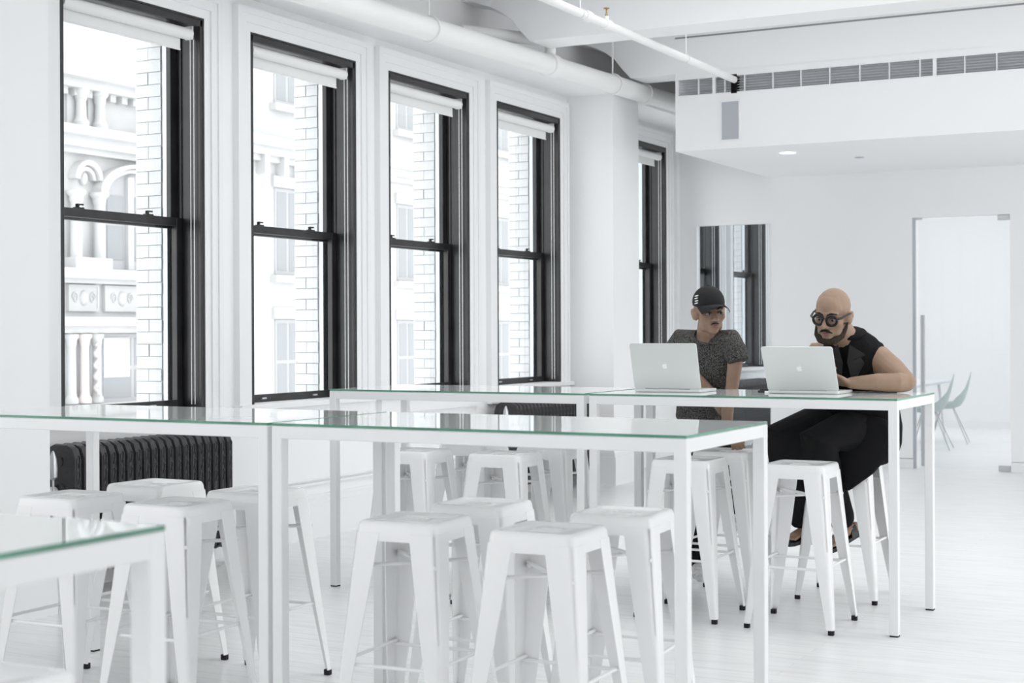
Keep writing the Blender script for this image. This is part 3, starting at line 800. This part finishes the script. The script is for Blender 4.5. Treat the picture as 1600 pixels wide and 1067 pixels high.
# lower storey window and columns
lw = fwin(19.28, 20.9, .2, 1.36, mull=True)
fb('blind', STONE, 19.36, 20.0, .62, 1.30, .035, .026); fb('blind', STONE, 20.22, 20.84, .40, 1.30, .035, .026)
for yc in (18.50, 18.80, 19.08): column(yc, .22, 1.36, .075, STONE if yc != 18.80 else STONE2)
MB().path([(.25 + .03 * math.cos(a * 3), 18.97 + .03 * math.sin(a * 3), .35 + OZ + .09 * a) for a in [i * .35 for i in range(28)]], .035, 8).build('twisted_column', STONE, B, smooth=True)
for k in range(9): column(17.2 + k * .42, -.75, -.06, .07)
fb('cornice', STONE, 16.8, 20.9, -.95, -.75, .34)

# ------------------------------------------------------------------ people
SKIN1 = mat('skin_tan', (.30, .195, .14), .5, .35, noise=(18, .06))
SKIN2 = mat('skin_light_tan', (.335, .225, .16), .5, .35, noise=(18, .06))
LIPS = mat('lips', (.27, .125, .11), .45, .4)
HAIRB = mat('black_hair', (.018, .015, .013), .7, .3)
STUB = mat('beard_stubble', (.045, .033, .026), .85, .2, noise=(120, .4))
EYEW = mat('eye_white', (.34, .32, .305), .3, .5)
IRIS = mat('dark_iris', (.02, .013, .01), .2, .5)
CAPM = mat('black_cap_cotton', (.017, .017, .018), .75, .25, bump=(300, .2))
CLOTHB = mat('black_cloth', (.0085, .0085, .0095), .85, .15, bump=(90, .25))
CLOTHB2 = mat('black_trouser_cloth', (.011, .011, .012), .85, .15, bump=(25, .4))
SNEAK = mat('white_grey_sneaker', (.55, .55, .56), .6, .3, noise=(30, .25))
LENS = pane_mat('spectacle_lens', (.99, .99, .99))
def heather():
    m = bpy.data.materials.new('heather_grey_jersey'); m.use_nodes = True
    nt = m.node_tree; b = nt.nodes['Principled BSDF']; L = nt.links.new
    tc = nt.nodes.new('ShaderNodeTexCoord'); mp = nt.nodes.new('ShaderNodeMapping'); mp.inputs['Scale'].default_value = (1, 1, .55)
    n = nt.nodes.new('ShaderNodeTexNoise'); n.inputs['Scale'].default_value = 230; n.inputs['Detail'].default_value = 2
    rp = nt.nodes.new('ShaderNodeValToRGB'); e = rp.color_ramp.elements
    e[0].position = .36; e[0].color = (.013, .0128, .0125, 1); e[1].position = .74; e[1].color = (.19, .185, .18, 1)
    L(tc.outputs['Object'], mp.inputs['Vector']); L(mp.outputs['Vector'], n.inputs['Vector']); L(n.outputs['Fac'], rp.inputs['Fac']); L(rp.outputs['Color'], b.inputs['Base Color'])
    b.inputs['Roughness'].default_value = .9; b.inputs['Specular IOR Level'].default_value = .15
    n2 = nt.nodes.new('ShaderNodeTexNoise'); n2.inputs['Scale'].default_value = 9; n2.inputs['Detail'].default_value = 2
    bp = nt.nodes.new('ShaderNodeBump'); bp.inputs['Strength'].default_value = .5; bp.inputs['Distance'].default_value = .03
    L(tc.outputs['Object'], n2.inputs['Vector']); L(n2.outputs['Fac'], bp.inputs['Height']); L(bp.outputs['Normal'], b.inputs['Normal'])
    return m
TEE = heather()

def grow(name, m, material, parent, voxel=.006, it=4, fac=.5):
    """fuse the overlapping volumes of m into one continuous smooth surface"""
    me = m.mesh(name + '_raw'); ob = bpy.data.objects.new(name + '_raw', me); COL.objects.link(ob)
    r = ob.modifiers.new('fuse', 'REMESH'); r.mode = 'VOXEL'; r.voxel_size = voxel; r.adaptivity = 0
    sm = ob.modifiers.new('relax', 'SMOOTH'); sm.factor = fac; sm.iterations = it
    dg = bpy.context.evaluated_depsgraph_get(); dg.update()
    fin = bpy.data.meshes.new_from_object(ob.evaluated_get(dg)); fin.name = name
    bpy.data.objects.remove(ob); bpy.data.meshes.remove(me)
    fin.materials.clear(); fin.materials.append(material)
    fin.polygons.foreach_set('use_smooth', [True] * len(fin.polygons))
    o = bpy.data.objects.new(name, fin); COL.objects.link(o); o.parent = parent
    return o

class Frame:
    """local frame of a head: x to the person's left, y backwards, z up"""
    def __init__(self, c, face, pitch, roll, s=1.0):
        f = Vector((face[0], face[1], 0)).normalized()
        lft = Vector((-f.y, f.x, 0))
        M0 = Matrix((lft, -f, Vector((0, 0, 1)))).transposed()
        self.R = M0 @ Matrix.Rotation(pitch, 3, 'X') @ Matrix.Rotation(roll, 3, 'Y'); self.c = Vector(c); self.s = s
    def p(self, x, y, z): return self.c + self.R @ (Vector((x, y, z)) * self.s)
    def ell(self, m, c, r, **k): m.ell(self.p(*c), tuple(q * self.s for q in r), self.R, **k)
    def cap(self, m, a, ra, b, rb, n=12): m.tube([self.p(*a), self.p(*b)], [ra * self.s, rb * self.s], n=n)
    def chain(self, m, pts, rad, n=10): m.tube([self.p(*q) for q in pts], [r * self.s if not isinstance(r, tuple) else tuple(t * self.s for t in r) for r in rad], n=n)

def head_volumes(m, F, wide=1.0, bald=True):
    F.ell(m, (0, .014, .036), (.078 * wide, .098, .088))
    F.ell(m, (0, -.028, .040), (.066 * wide, .062, .066))
    F.ell(m, (0, -.034, -.028), (.064 * wide, .056, .070))
    F.ell(m, (0, -.026, -.066), (.058 * wide, .056, .050))
    F.ell(m, (0, -.066, -.097), (.028 * wide, .022, .021))
    for s in (-1, 1):
        F.ell(m, (s * .043 * wide, -.056, -.024), (.025, .026, .022))
        F.ell(m, (s * .043 * wide, -.022, -.072), (.018, .040, .032))
        F.ell(m, (s * .080 * wide, .016, -.012), (.010, .020, .034))
        F.ell(m, (s * .070 * wide, .012, -.014), (.018, .022, .034))
        F.chain(m, [(s * .083 * wide, .004, .010), (s * .089 * wide, .024, .014), (s * .088 * wide, .032, -.006), (s * .083 * wide, .020, -.034)], [.006, .007, .006, .006])
        F.ell(m, (s * .0135, -.102, -.037), (.010, .011, .009))
    F.chain(m, [(0, -.086, .012), (0, -.100, -.010), (0, -.115, -.032)], [.009, .010, .0125])
    F.chain(m, [(-.048, -.070, .020), (-.022, -.086, .023), (0, -.086, .019), (.022, -.086, .023), (.048, -.070, .020)], [.009, .011, .009, .011, .009])
    F.ell(m, (0, -.083, -.068), (.030, .014, .018))
def face_parts(F, parent, brow=.0045, gaze=(0, 0)):
    for s in (-1, 1):
        e = MB(); F.ell(e, (s * .032, -.0795, -.003), (.0145, .009, .0065)); eo = e.build('eye', EYEW, parent, smooth=True)
        i = MB(); F.ell(i, (s * .032 + gaze[0], -.0865, -.003 + gaze[1]), (.0058, .0032, .0058)); i.build('iris', IRIS, eo, smooth=True)
        l = MB(); F.chain(l, [(s * .017, -.086, -.002), (s * .025, -.0895, .0045), (s * .036, -.088, .005), (s * .048, -.079, -.001)], [.0015, .0024, .0026, .0015], n=6)
        l.build('upper_eyelid', HAIRB, eo, smooth=True)
        b = MB(); F.chain(b, [(s * .013, -.096, .021), (s * .030, -.0955, .0285), (s * .051, -.077, .0235)], [brow * .8, brow, brow * .5], n=8)
        b.build('eyebrow', HAIRB, parent, smooth=True)
    l = MB(); F.chain(l, [(-.024, -.088, -.066), (-.008, -.0975, -.0615), (0, -.0985, -.063), (.008, -.0975, -.0615), (.024, -.088, -.066)], [.002, .0045, .004, .0045, .002], n=8)
    F.chain(l, [(-.021, -.088, -.069), (0, -.0975, -.0735), (.021, -.088, -.069)], [.002, .0065, .002], n=8)
    l.build('lips', LIPS, parent, smooth=True)

def hand(m, wrist, fwd, out, nrm, curl, spread=.10, thumb=1, tc=.5, s=1.0):
    """palm and five fingers; fwd to the fingertips, out across the palm towards the thumb, nrm palm-side normal"""
    w = Vector(wrist); f = Vector(fwd).normalized(); o = Vector(out); o = (o - f * o.dot(f)).normalized(); n = Vector(nrm); n = (n - f * n.dot(f) - o * n.dot(o)).normalized()
    L = .092 * s
    m.tube([w, w + f * L * .45, w + f * L * .92], [(.026 * s, .020 * s), (.038 * s, .017 * s), (.040 * s, .014 * s)], side=o, n=16)
    for k, (off, ln) in enumerate(((.031, .070), (.011, .079), (-.010, .074), (-.030, .058))):
        b = w + f * L * (.94 if k != 3 else .86) + o * off * s
        dirv = (f + o * (spread * (1.5 - k) * .5)).normalized(); c = curl[k] if isinstance(curl, (list, tuple)) else curl
        pts = [b - dirv * .012]; cur = b; d = dirv; a = 0
        pts.append(cur)
        for seg in (.46, .30, .24):
            a += c * (.8 if seg == .46 else 1.0)
            dd = (dirv * math.cos(a) + n * math.sin(a)).normalized(); cur = cur + dd * ln * seg * s; pts.append(cur)
        m.tube(pts, [.0095 * s, .0098 * s, .0088 * s, .0082 * s, .0070 * s], n=10)
    tb = w + f * L * .25 + o * .026 * s
    t1 = tb + (f * .6 + o * .75 + n * tc * .4).normalized() * .036 * s
    t2 = t1 + (f * .85 + o * (.45 - tc * .5) + n * tc * .5).normalized() * .030 * s
    t3 = t2 + (f * .9 + o * (.15 - tc * .6) + n * tc * .6).normalized() * .024 * s
    m.tube([tb - o * .012 * s, tb, t1, t2, t3], [.014 * s, .0155 * s, .0125 * s, .0108 * s, .0085 * s], n=12)

def shoe(name, heel, toe, ankle, parent, m=SNEAK, lab=None):
    h, t = Vector(heel), Vector(toe); d = (t - h).normalized(); u = Vector((0, 0, 1)); sd = d.cross(u).normalized(); u = sd.cross(d)
    L = (t - h).length
    b = MB()
    b.tube([h + u * .045, h + d * L * .28 + u * .055, h + d * L * .55 + u * .047, h + d * L * .8 + u * .036, t + u * .03], [(.034, .038), (.038, .045), (.042, .038), (.045, .03), (.03, .024)], side=sd, n=16)
    b.tube([h + d * L * .16 + u * .05, Vector(ankle)], [.045, .042], n=14)
    o = grow(name, b, m, parent, .006, 3)
    s = MB(); lo = []
    for (k, w) in ((-.06, .015), (0, .034), (.3, .036), (.65, .047), (.9, .042), (1.03, .022)):
        lo.append((k, w))
    top = [h + d * L * k + sd * w for k, w in lo] + [h + d * L * k - sd * w for k, w in reversed(lo)]
    s.loft([[p + u * .0 for p in top], [p + u * .022 for p in top]])
    s.build('sole', LOGO if m is SNEAK else BLACKP, o)
    return o

# ---- standing man in a cap
P1 = empty('person', (-2.98, 7.97, 0)); P1.location = (0, 0, 0)
tag(P1, 'standing man in black cap and heather grey t-shirt leaning over the far table', 'person')
F1 = Frame((-2.862, 7.745, 1.495), (.63, -.775), math.radians(6), math.radians(-3), 1.0)
sh_ax = Vector((.37, -.10, 0)).normalized()
b = MB(); head_volumes(b, F1, 1.03)
b.ell((-2.882, 7.778, 1.372), (.066, .050, .050))
b.tube([(-2.89, 7.80, 1.345), (-2.885, 7.775, 1.41), F1.p(0, .025, -.055)], [.064, .056, .055], n=16)
b.tube([(-2.985, 7.99, .88), (-2.965, 7.95, 1.02), (-2.92, 7.86, 1.22), (-2.90, 7.81, 1.33)], [(.11, .07), (.11, .07), (.12, .06), (.09, .04)], side=sh_ax, n=20)
# his left arm, straight down to the stool; his right forearm across it
b.tube([(-2.745, 7.785, 1.32), (-2.725, 7.768, 1.22), (-2.735, 7.745, 1.09), (-2.752, 7.715, .96), (-2.745, 7.69, .86)], [.042, .042, .035, .033, .027], n=16)
hand(b, (-2.735, 7.69, .865), (.62, -.35, -.72), (.55, .75, .1), (-.5, .3, -.8), [.25, .3, .3, .35], thumb=1, s=.95)
b.tube([(-2.88, 7.81, 1.30), (-2.745, 7.785, 1.32)], [.04, .042], n=14)
b.tube([(-2.92, 7.83, 1.29), (-3.07, 7.865, 1.31), (-3.125, 7.85, 1.22), (-3.07, 7.80, 1.15), (-2.93, 7.76, 1.12), (-2.842, 7.742, 1.045)], [.04, .044, .043, .038, .036, .027], n=16)
hand(b, (-2.845, 7.743, 1.05), (.62, -.12, -.78), (.6, .1, .6), (0, .75, -.3), [.15, .25, .3, .35], s=.95)
for pts, rr in (([(-3.06, 8.0, .86), (-3.05, 7.98, .5), (-3.03, 8.03, .09)], [.085, .055, .038]), ([(-2.92, 7.97, .86), (-2.84, 7.86, .60), (-2.785, 7.885, .38)], [.085, .055, .038])):
    b.tube(pts, rr, n=14)
body1 = grow('body', b, SKIN1, P1, .0055, 3)
face_parts(F1, P1, .0042, (.003, -.001))
mu = MB(); F1.chain(mu, [(-.024, -.091, -.060), (-.010, -.1015, -.0535), (0, -.1025, -.0535), (.010, -.1015, -.0535), (.024, -.091, -.060)], [.0015, .0032, .0028, .0032, .0015], n=8)
mu.build('moustache', HAIRB, P1, smooth=True)
# t-shirt
t = MB()
t.tube([(-2.99, 8.0, .885), (-2.975, 7.975, .98), (-2.95, 7.92, 1.10), (-2.92, 7.865, 1.22), (-2.905, 7.83, 1.31), (-2.90, 7.825, 1.352)], [(.175, .125), (.172, .12), (.178, .122), (.188, .12), (.165, .095), (.10, .06)], side=sh_ax, n=26, dome=(.1, .1))
t.tube([(-2.90, 7.83, 1.315), (-2.75, 7.785, 1.33), (-2.722, 7.77, 1.275), (-2.702, 7.765, 1.225)], [.078, .070, .064, .060], n=18, dome=(1, .12))
t.tube([(-2.92, 7.83, 1.315), (-3.075, 7.868, 1.33), (-3.125, 7.855, 1.25), (-3.13, 7.845, 1.215)], [.080, .074, .066, .064], n=18, dome=(1, .12))
tee = grow('tee_shirt', t, TEE, P1, .006, 4)
nb = MB(); c0 = Vector((-2.880, 7.768, 1.360)); nx = sh_ax; nd = Vector((.20, -.52, .83)).normalized(); ny = nd.cross(nx).normalized(); nx = ny.cross(nd)
nb.path([c0 + nx * .079 * math.cos(a) + ny * .074 * math.sin(a) - nd * (.016 * math.sin(-a) if False else 0) for a in [i * 2 * PI / 24 for i in range(25)]], .0085, 8)
nb.build('neckband', TEE, tee, smooth=True)
# trousers and shoes
q = MB()
q.tube([(-2.985, 7.99, .93), (-2.985, 8.0, .82)], [(.155, .11), (.165, .118)], side=sh_ax, n=20)
q.tube([(-3.065, 8.0, .84), (-3.05, 7.98, .5), (-3.03, 8.03, .10)], [.098, .078, .062], n=16)
q.tube([(-2.91, 7.97, .84), (-2.84, 7.86, .60), (-2.79, 7.885, .40)], [.10, .08, .062], n=16)
grow('trousers', q, CLOTHB2, P1, .007, 4)
shoe('sneaker', (-3.06, 8.08, 0), (-2.95, 7.83, 0), (-3.03, 8.03, .13), P1)
shoe('sneaker', (-2.825, 7.93, .315), (-2.725, 7.725, .303), (-2.79, 7.885, .42), P1)
# cap
cp = MB(); ls = []
for k in range(9):
    th = PI / 2 * k / 8.4
    ls.append([F1.p(.0855 * math.cos(th) * math.cos(a), .012 + .106 * math.cos(th) * math.sin(a), .050 + .090 * math.sin(th)) for a in [2 * PI * i / 28 for i in range(28)]])
cp.loft([[F1.p(.084 * math.cos(a), .012 + .1045 * math.sin(a), .034 + .004 * math.sin(a)) for a in [2 * PI * i / 28 for i in range(28)]]] + ls)
cap = cp.build('cap', CAPM, P1, smooth=True, angle=70)
br = MB(); rows = []
for j in range(9):
    a = -1.15 + 2.3 * j / 8; x = .086 * math.sin(a); y0 = .012 - .104 * math.cos(a)
    ln = .104 * math.cos(a * .80) ** .6; drop = .040 * (math.sin(a) / math.sin(1.15)) ** 2
    rows.append([(x, y0 + .012, .046 - drop * .2), (x * 1.03, y0 - ln * .5, .050 - drop * .75), (x * 1.0, y0 - ln, .046 - drop * 1.1), (x * 1.0, y0 - ln, .042 - drop * 1.1), (x * 1.03, y0 - ln * .5, .046 - drop * .75), (x, y0 + .012, .041 - drop * .2)])
br.loft([[F1.p(*p) for p in r] for r in rows]); br.build('cap_brim', CAPM, cap, smooth=True, angle=60)
bt = MB(); F1.ell(bt, (0, .012, .1405), (.008, .008, .005)); bt.build('cap_button', CAPM, cap, smooth=True)
for k in range(4):
    a = math.radians(193 + (k % 2) * 2); z = .050 + k * .0135
    mk = MB(); F1.chain(mk, [(.0875 * math.cos(a) * math.cos(z * 2), .012 + .108 * math.sin(a) + .002, z - .002), (.0875 * math.cos(a + .13) * math.cos(z * 2), .012 + .108 * math.sin(a + .13), z + .001), (.0875 * math.cos(a + .24) * math.cos(z * 2), .012 + .108 * math.sin(a + .24), z + .004)], [.0025, .0042, .0025], n=6)
    mk.build('white_mark', LOGO, cap, smooth=True)

# ---- seated bald man in black
P2 = empty('person'); tag(P2, 'seated bald man in black sleeveless vest and round black glasses leaning on the table', 'person')
F2 = Frame((-2.108, 7.475, 1.470), (-.10, -.99), math.radians(14), math.radians(5), 1.06)
ax2 = Vector((.40, .02, 0)).normalized()
b = MB(); head_volumes(b, F2, 1.02)
b.tube([(-2.06, 7.64, 1.30), (-2.085, 7.585, 1.365), F2.p(0, .03, -.05)], [.075, .068, .066], n=16)
b.tube([(-2.06, 7.87, .87), (-2.06, 7.83, 1.0), (-2.055, 7.74, 1.18), (-2.06, 7.66, 1.30)], [(.15, .10), (.15, .11), (.16, .10), (.13, .07)], side=ax2, n=20)
b.tube([(-2.0, 7.67, 1.23), (-1.915, 7.662, 1.238), (-1.845, 7.615, 1.19), (-1.755, 7.53, 1.135)], [.060, .074, .066, .050], n=18)
b.tube([(-1.755, 7.53, 1.132), (-1.78, 7.49, 1.130), (-1.88, 7.46, 1.133), (-2.005, 7.44, 1.128)], [.047, .049, .044, .030], n=16)
hand(b, (-2.0, 7.44, 1.125), (-.98, -.08, .10), (0, -1, .35), (0, .3, 1), [.45, .5, .5, .5], s=1.0, tc=.5)
b.tube([(-2.1, 7.66, 1.27), (-2.235, 7.64, 1.265), (-2.30, 7.57, 1.17), (-2.30, 7.50, 1.128)], [.068, .068, .056, .046], n=16)
b.tube([(-2.30, 7.50, 1.128), (-2.24, 7.44, 1.14), (-2.165, 7.41, 1.165)], [.046, .042, .030], n=14)
hand(b, (-2.17, 7.412, 1.163), (.86, -.2, .40), (-.3, .0, 1), (.1, -.8, .1), [.45, .5, .5, .55], s=.95, tc=.2)
for pts, rr in (([(-2.14, 7.86, .88), (-2.42, 7.62, .84), (-2.34, 7.76, .42), (-2.33, 7.80, .36)], [.085, .065, .045, .035]), ([(-1.98, 7.86, .88), (-2.20, 7.53, .82), (-2.17, 7.72, .42), (-2.13, 7.79, .38)], [.085, .065, .045, .035])):
    b.tube(pts, rr, n=14)
for (h, t_) in (((-2.315, 7.81, .345), (-2.375, 7.625, .315)), ((-2.09, 7.81, .365), (-2.185, 7.635, .285))):
    h, t_ = Vector(h), Vector(t_); d = (t_ - h).normalized(); sd = d.cross(Vector((0, 0, 1))).normalized()
    b.tube([h, h + d * .08 + Vector((0, 0, .005)), h + d * .17], [(.028, .028), (.034, .026), (.036, .016)], side=sd, n=14)
    for k in range(5):
        b.tube([h + d * .165 + sd * (k - 2) * .015, h + d * (.215 - abs(k - 1.3) * .007) + sd * (k - 2) * .0165 - Vector((0, 0, .004))], [.0095, .0085 if k else .010], n=8)
body2 = grow('body', b, SKIN2, P2, .0055, 3)
face_parts(F2, P2, .0048, (0, -.002))
bd = MB()
for s_ in (-1, 1):
    F2.chain(bd, [(s_ * .077, -.002, -.030), (s_ * .071, -.018, -.060), (s_ * .060, -.040, -.088), (s_ * .034, -.072, -.108), (0, -.084, -.114)], [(.003, .006), (.005, .011), (.010, .018), (.014, .018), (.015, .016)], n=12)
F2.ell(bd, (0, -.070, -.108), (.034, .022, .018))
grow('beard', bd, STUB, P2, .004, 3)
mu = MB(); F2.chain(mu, [(-.030, -.086, -.067), (-.014, -.1015, -.055), (0, -.1045, -.052), (.014, -.1015, -.055), (.030, -.086, -.067)], [.003, .0062, .0045, .0062, .003], n=8)
mu.build('moustache', HAIRB, P2, smooth=True)
gl = None
fr = MB()
for s_ in (-1, 1):
    fr.path([F2.p(s_ * .0335 + .0245 * math.cos(a), -.1065 + .10 * abs(s_ * .0335 + .0245 * math.cos(a) * 0) + .008 * ((.0335 + s_ * .0245 * math.cos(a)) / .06) ** 2, -.004 + .0235 * math.sin(a)) for a in [2 * PI * i / 24 for i in range(25)]], .0062 * 1.06, 8)
RIMM = mat('black_acetate', (.006, .006, .007), .45, .4)
glo = fr.build('glasses_rims', RIMM, P2, smooth=True)
gb = MB(); F2.chain(gb, [(-.010, -.107, .004), (0, -.110, .008), (.010, -.107, .004)], [.0028, .0028, .0028], n=8); gb.build('bridge', BLACKP, glo, smooth=True)
for s_ in (-1, 1):
    tm = MB(); F2.chain(tm, [(s_ * .058, -.100, .006), (s_ * .074, -.082, .008), (s_ * .086, -.02, .012), (s_ * .088, .018, .010), (s_ * .088, .030, -.004)], [.0062, .0056, .0048, .0045, .003], n=8); tm.build('temple', BLACKP, glo, smooth=True)
    ln_ = MB(); cpt = [F2.p(s_ * .0335 + .023 * math.cos(a), -.1055 + .0335 * .10, -.004 + .022 * math.sin(a)) for a in [2 * PI * i / 20 for i in range(20)]]
    nrm = (F2.p(0, -1, 0) - F2.p(0, 0, 0)).normalized()
    ln_.loft([cpt, [p_ + nrm * .001 for p_ in cpt]]); ln_.build('lens', LENS, glo)
# vest with hanging tails
vt = MB()
vt.tube([(-2.055, 7.88, .80), (-2.055, 7.875, .88), (-2.06, 7.83, 1.0), (-2.055, 7.76, 1.14), (-2.055, 7.70, 1.24), (-2.06, 7.66, 1.315), (-2.075, 7.625, 1.355)], [(.195, .135), (.20, .145), (.195, .14), (.195, .13), (.18, .11), (.135, .085), (.088, .080)], side=ax2, n=26, dome=(1, .3))
vt.tube([(-2.04, 7.68, 1.27), (-1.97, 7.675, 1.255), (-1.925, 7.672, 1.245)], [.09, .090, .083], n=18, dome=(1, .12))
vt.tube([(-2.08, 7.67, 1.27), (-2.20, 7.66, 1.25)], [.088, .084], n=18, dome=(1, .12))
vt.tube([(-2.065, 7.64, 1.30), (-2.08, 7.60, 1.375)], [(.098, .092), (.076, .074)], side=ax2, n=18, dome=(1, .15))
vt.ell((-2.07, 7.615, 1.245), (.15, .055, .14))
vest = grow('vest', vt, CLOTHB, P2, .007, 3)
tl = MB()
tl.tube([(-2.03, 7.74, .86), (-2.03, 7.675, .78), (-2.045, 7.635, .69), (-2.085, 7.622, .585)], [(.19, .10), (.165, .06), (.105, .035), (.028, .012)], side=(1, .05, 0), n=20)
grow('coat_tail', tl, CLOTHB, vest, .007, 2)
cr = MB(); cc = Vector((-2.07, 7.62, 1.372))
cr.path([cc + Vector((.082 * math.cos(a), .080 * math.sin(a) + .0, .022 * math.sin(a))) for a in [-.55 * PI + 0 + i * (2.1 * PI) / 26 for i in range(24)]], .014, 8)
cr.build('collar', CLOTHB, vest, smooth=True)
for s_ in (-1, 1):
    lp = MB(); o_ = Vector((-2.06, 7.515, 1.285))
    a_ = [Vector((s_ * .03, .0, .03)), Vector((s_ * .10, .04, -.02)), Vector((s_ * .075, .045, -.035)), Vector((s_ * .09, .05, -.06)), Vector((s_ * .03, .05, -.17)), Vector((s_ * .012, .02, -.06))]
    lp.loft([[o_ + p_ for p_ in a_], [o_ + p_ + Vector((0, -.008, .004)) for p_ in a_]]); lp.build('lapel', mat('black_lapel_satin', (.022, .022, .024), .6, .3), vest)
tr = MB()
tr.tube([(-2.06, 7.88, .90), (-2.06, 7.87, .86)], [(.19, .14), (.20, .15)], side=ax2, n=20)
tr.ell((-2.31, 7.62, .75), (.13, .09, .13))
tr.tube([(-2.14, 7.86, .875), (-2.30, 7.74, .875), (-2.42, 7.63, .845), (-2.385, 7.69, .62), (-2.335, 7.77, .385)], [.115, .115, .105, .11, .08], n=18, dome=(1, .2))
tr.tube([(-1.99, 7.86, .87), (-2.10, 7.68, .86), (-2.20, 7.54, .825), (-2.19, 7.63, .62), (-2.15, 7.76, .42)], [.12, .115, .105, .095, .072], n=18)
grow('trousers', tr, CLOTHB2, P2, .007, 3)
for (h, t_) in (((-2.31, 7.825, .318), (-2.385, 7.60, .283)), ((-2.08, 7.825, .335), (-2.20, 7.61, .25))):
    h, t_ = Vector(h), Vector(t_); d = (t_ - h).normalized(); sd = d.cross(Vector((0, 0, 1))).normalized(); L_ = (t_ - h).length
    lo = [(-.08, .018), (.05, .034), (.4, .038), (.75, .048), (.95, .038), (1.03, .018)]
    top = [h + d * L_ * k + sd * w for k, w in lo] + [h + d * L_ * k - sd * w for k, w in reversed(lo)]
    so = MB().loft([[p - Vector((0, 0, .012)) for p in top], [p + Vector((0, 0, .008)) for p in top]]).build('sandal', BLACKP, P2)
    for (k, hh, ww) in ((.60, .040, .042), (.22, .062, .040)):
        st = MB(); c_ = h + d * L_ * k; lo2 = []
        for e in (-.022, .022):
            lo2.append([c_ + d * e + sd * ww * math.cos(a) + Vector((0, 0, hh * 1.05 * math.sin(a))) for a in [PI * i / 10 for i in range(11)]] + [c_ + d * e + sd * (ww - .006) * math.cos(a) + Vector((0, 0, (hh * 1.05 - .006) * math.sin(a))) for a in [PI * i / 10 for i in range(10, -1, -1)]])
        st.loft(lo2); st.build('strap', BLACKP, so, smooth=True)
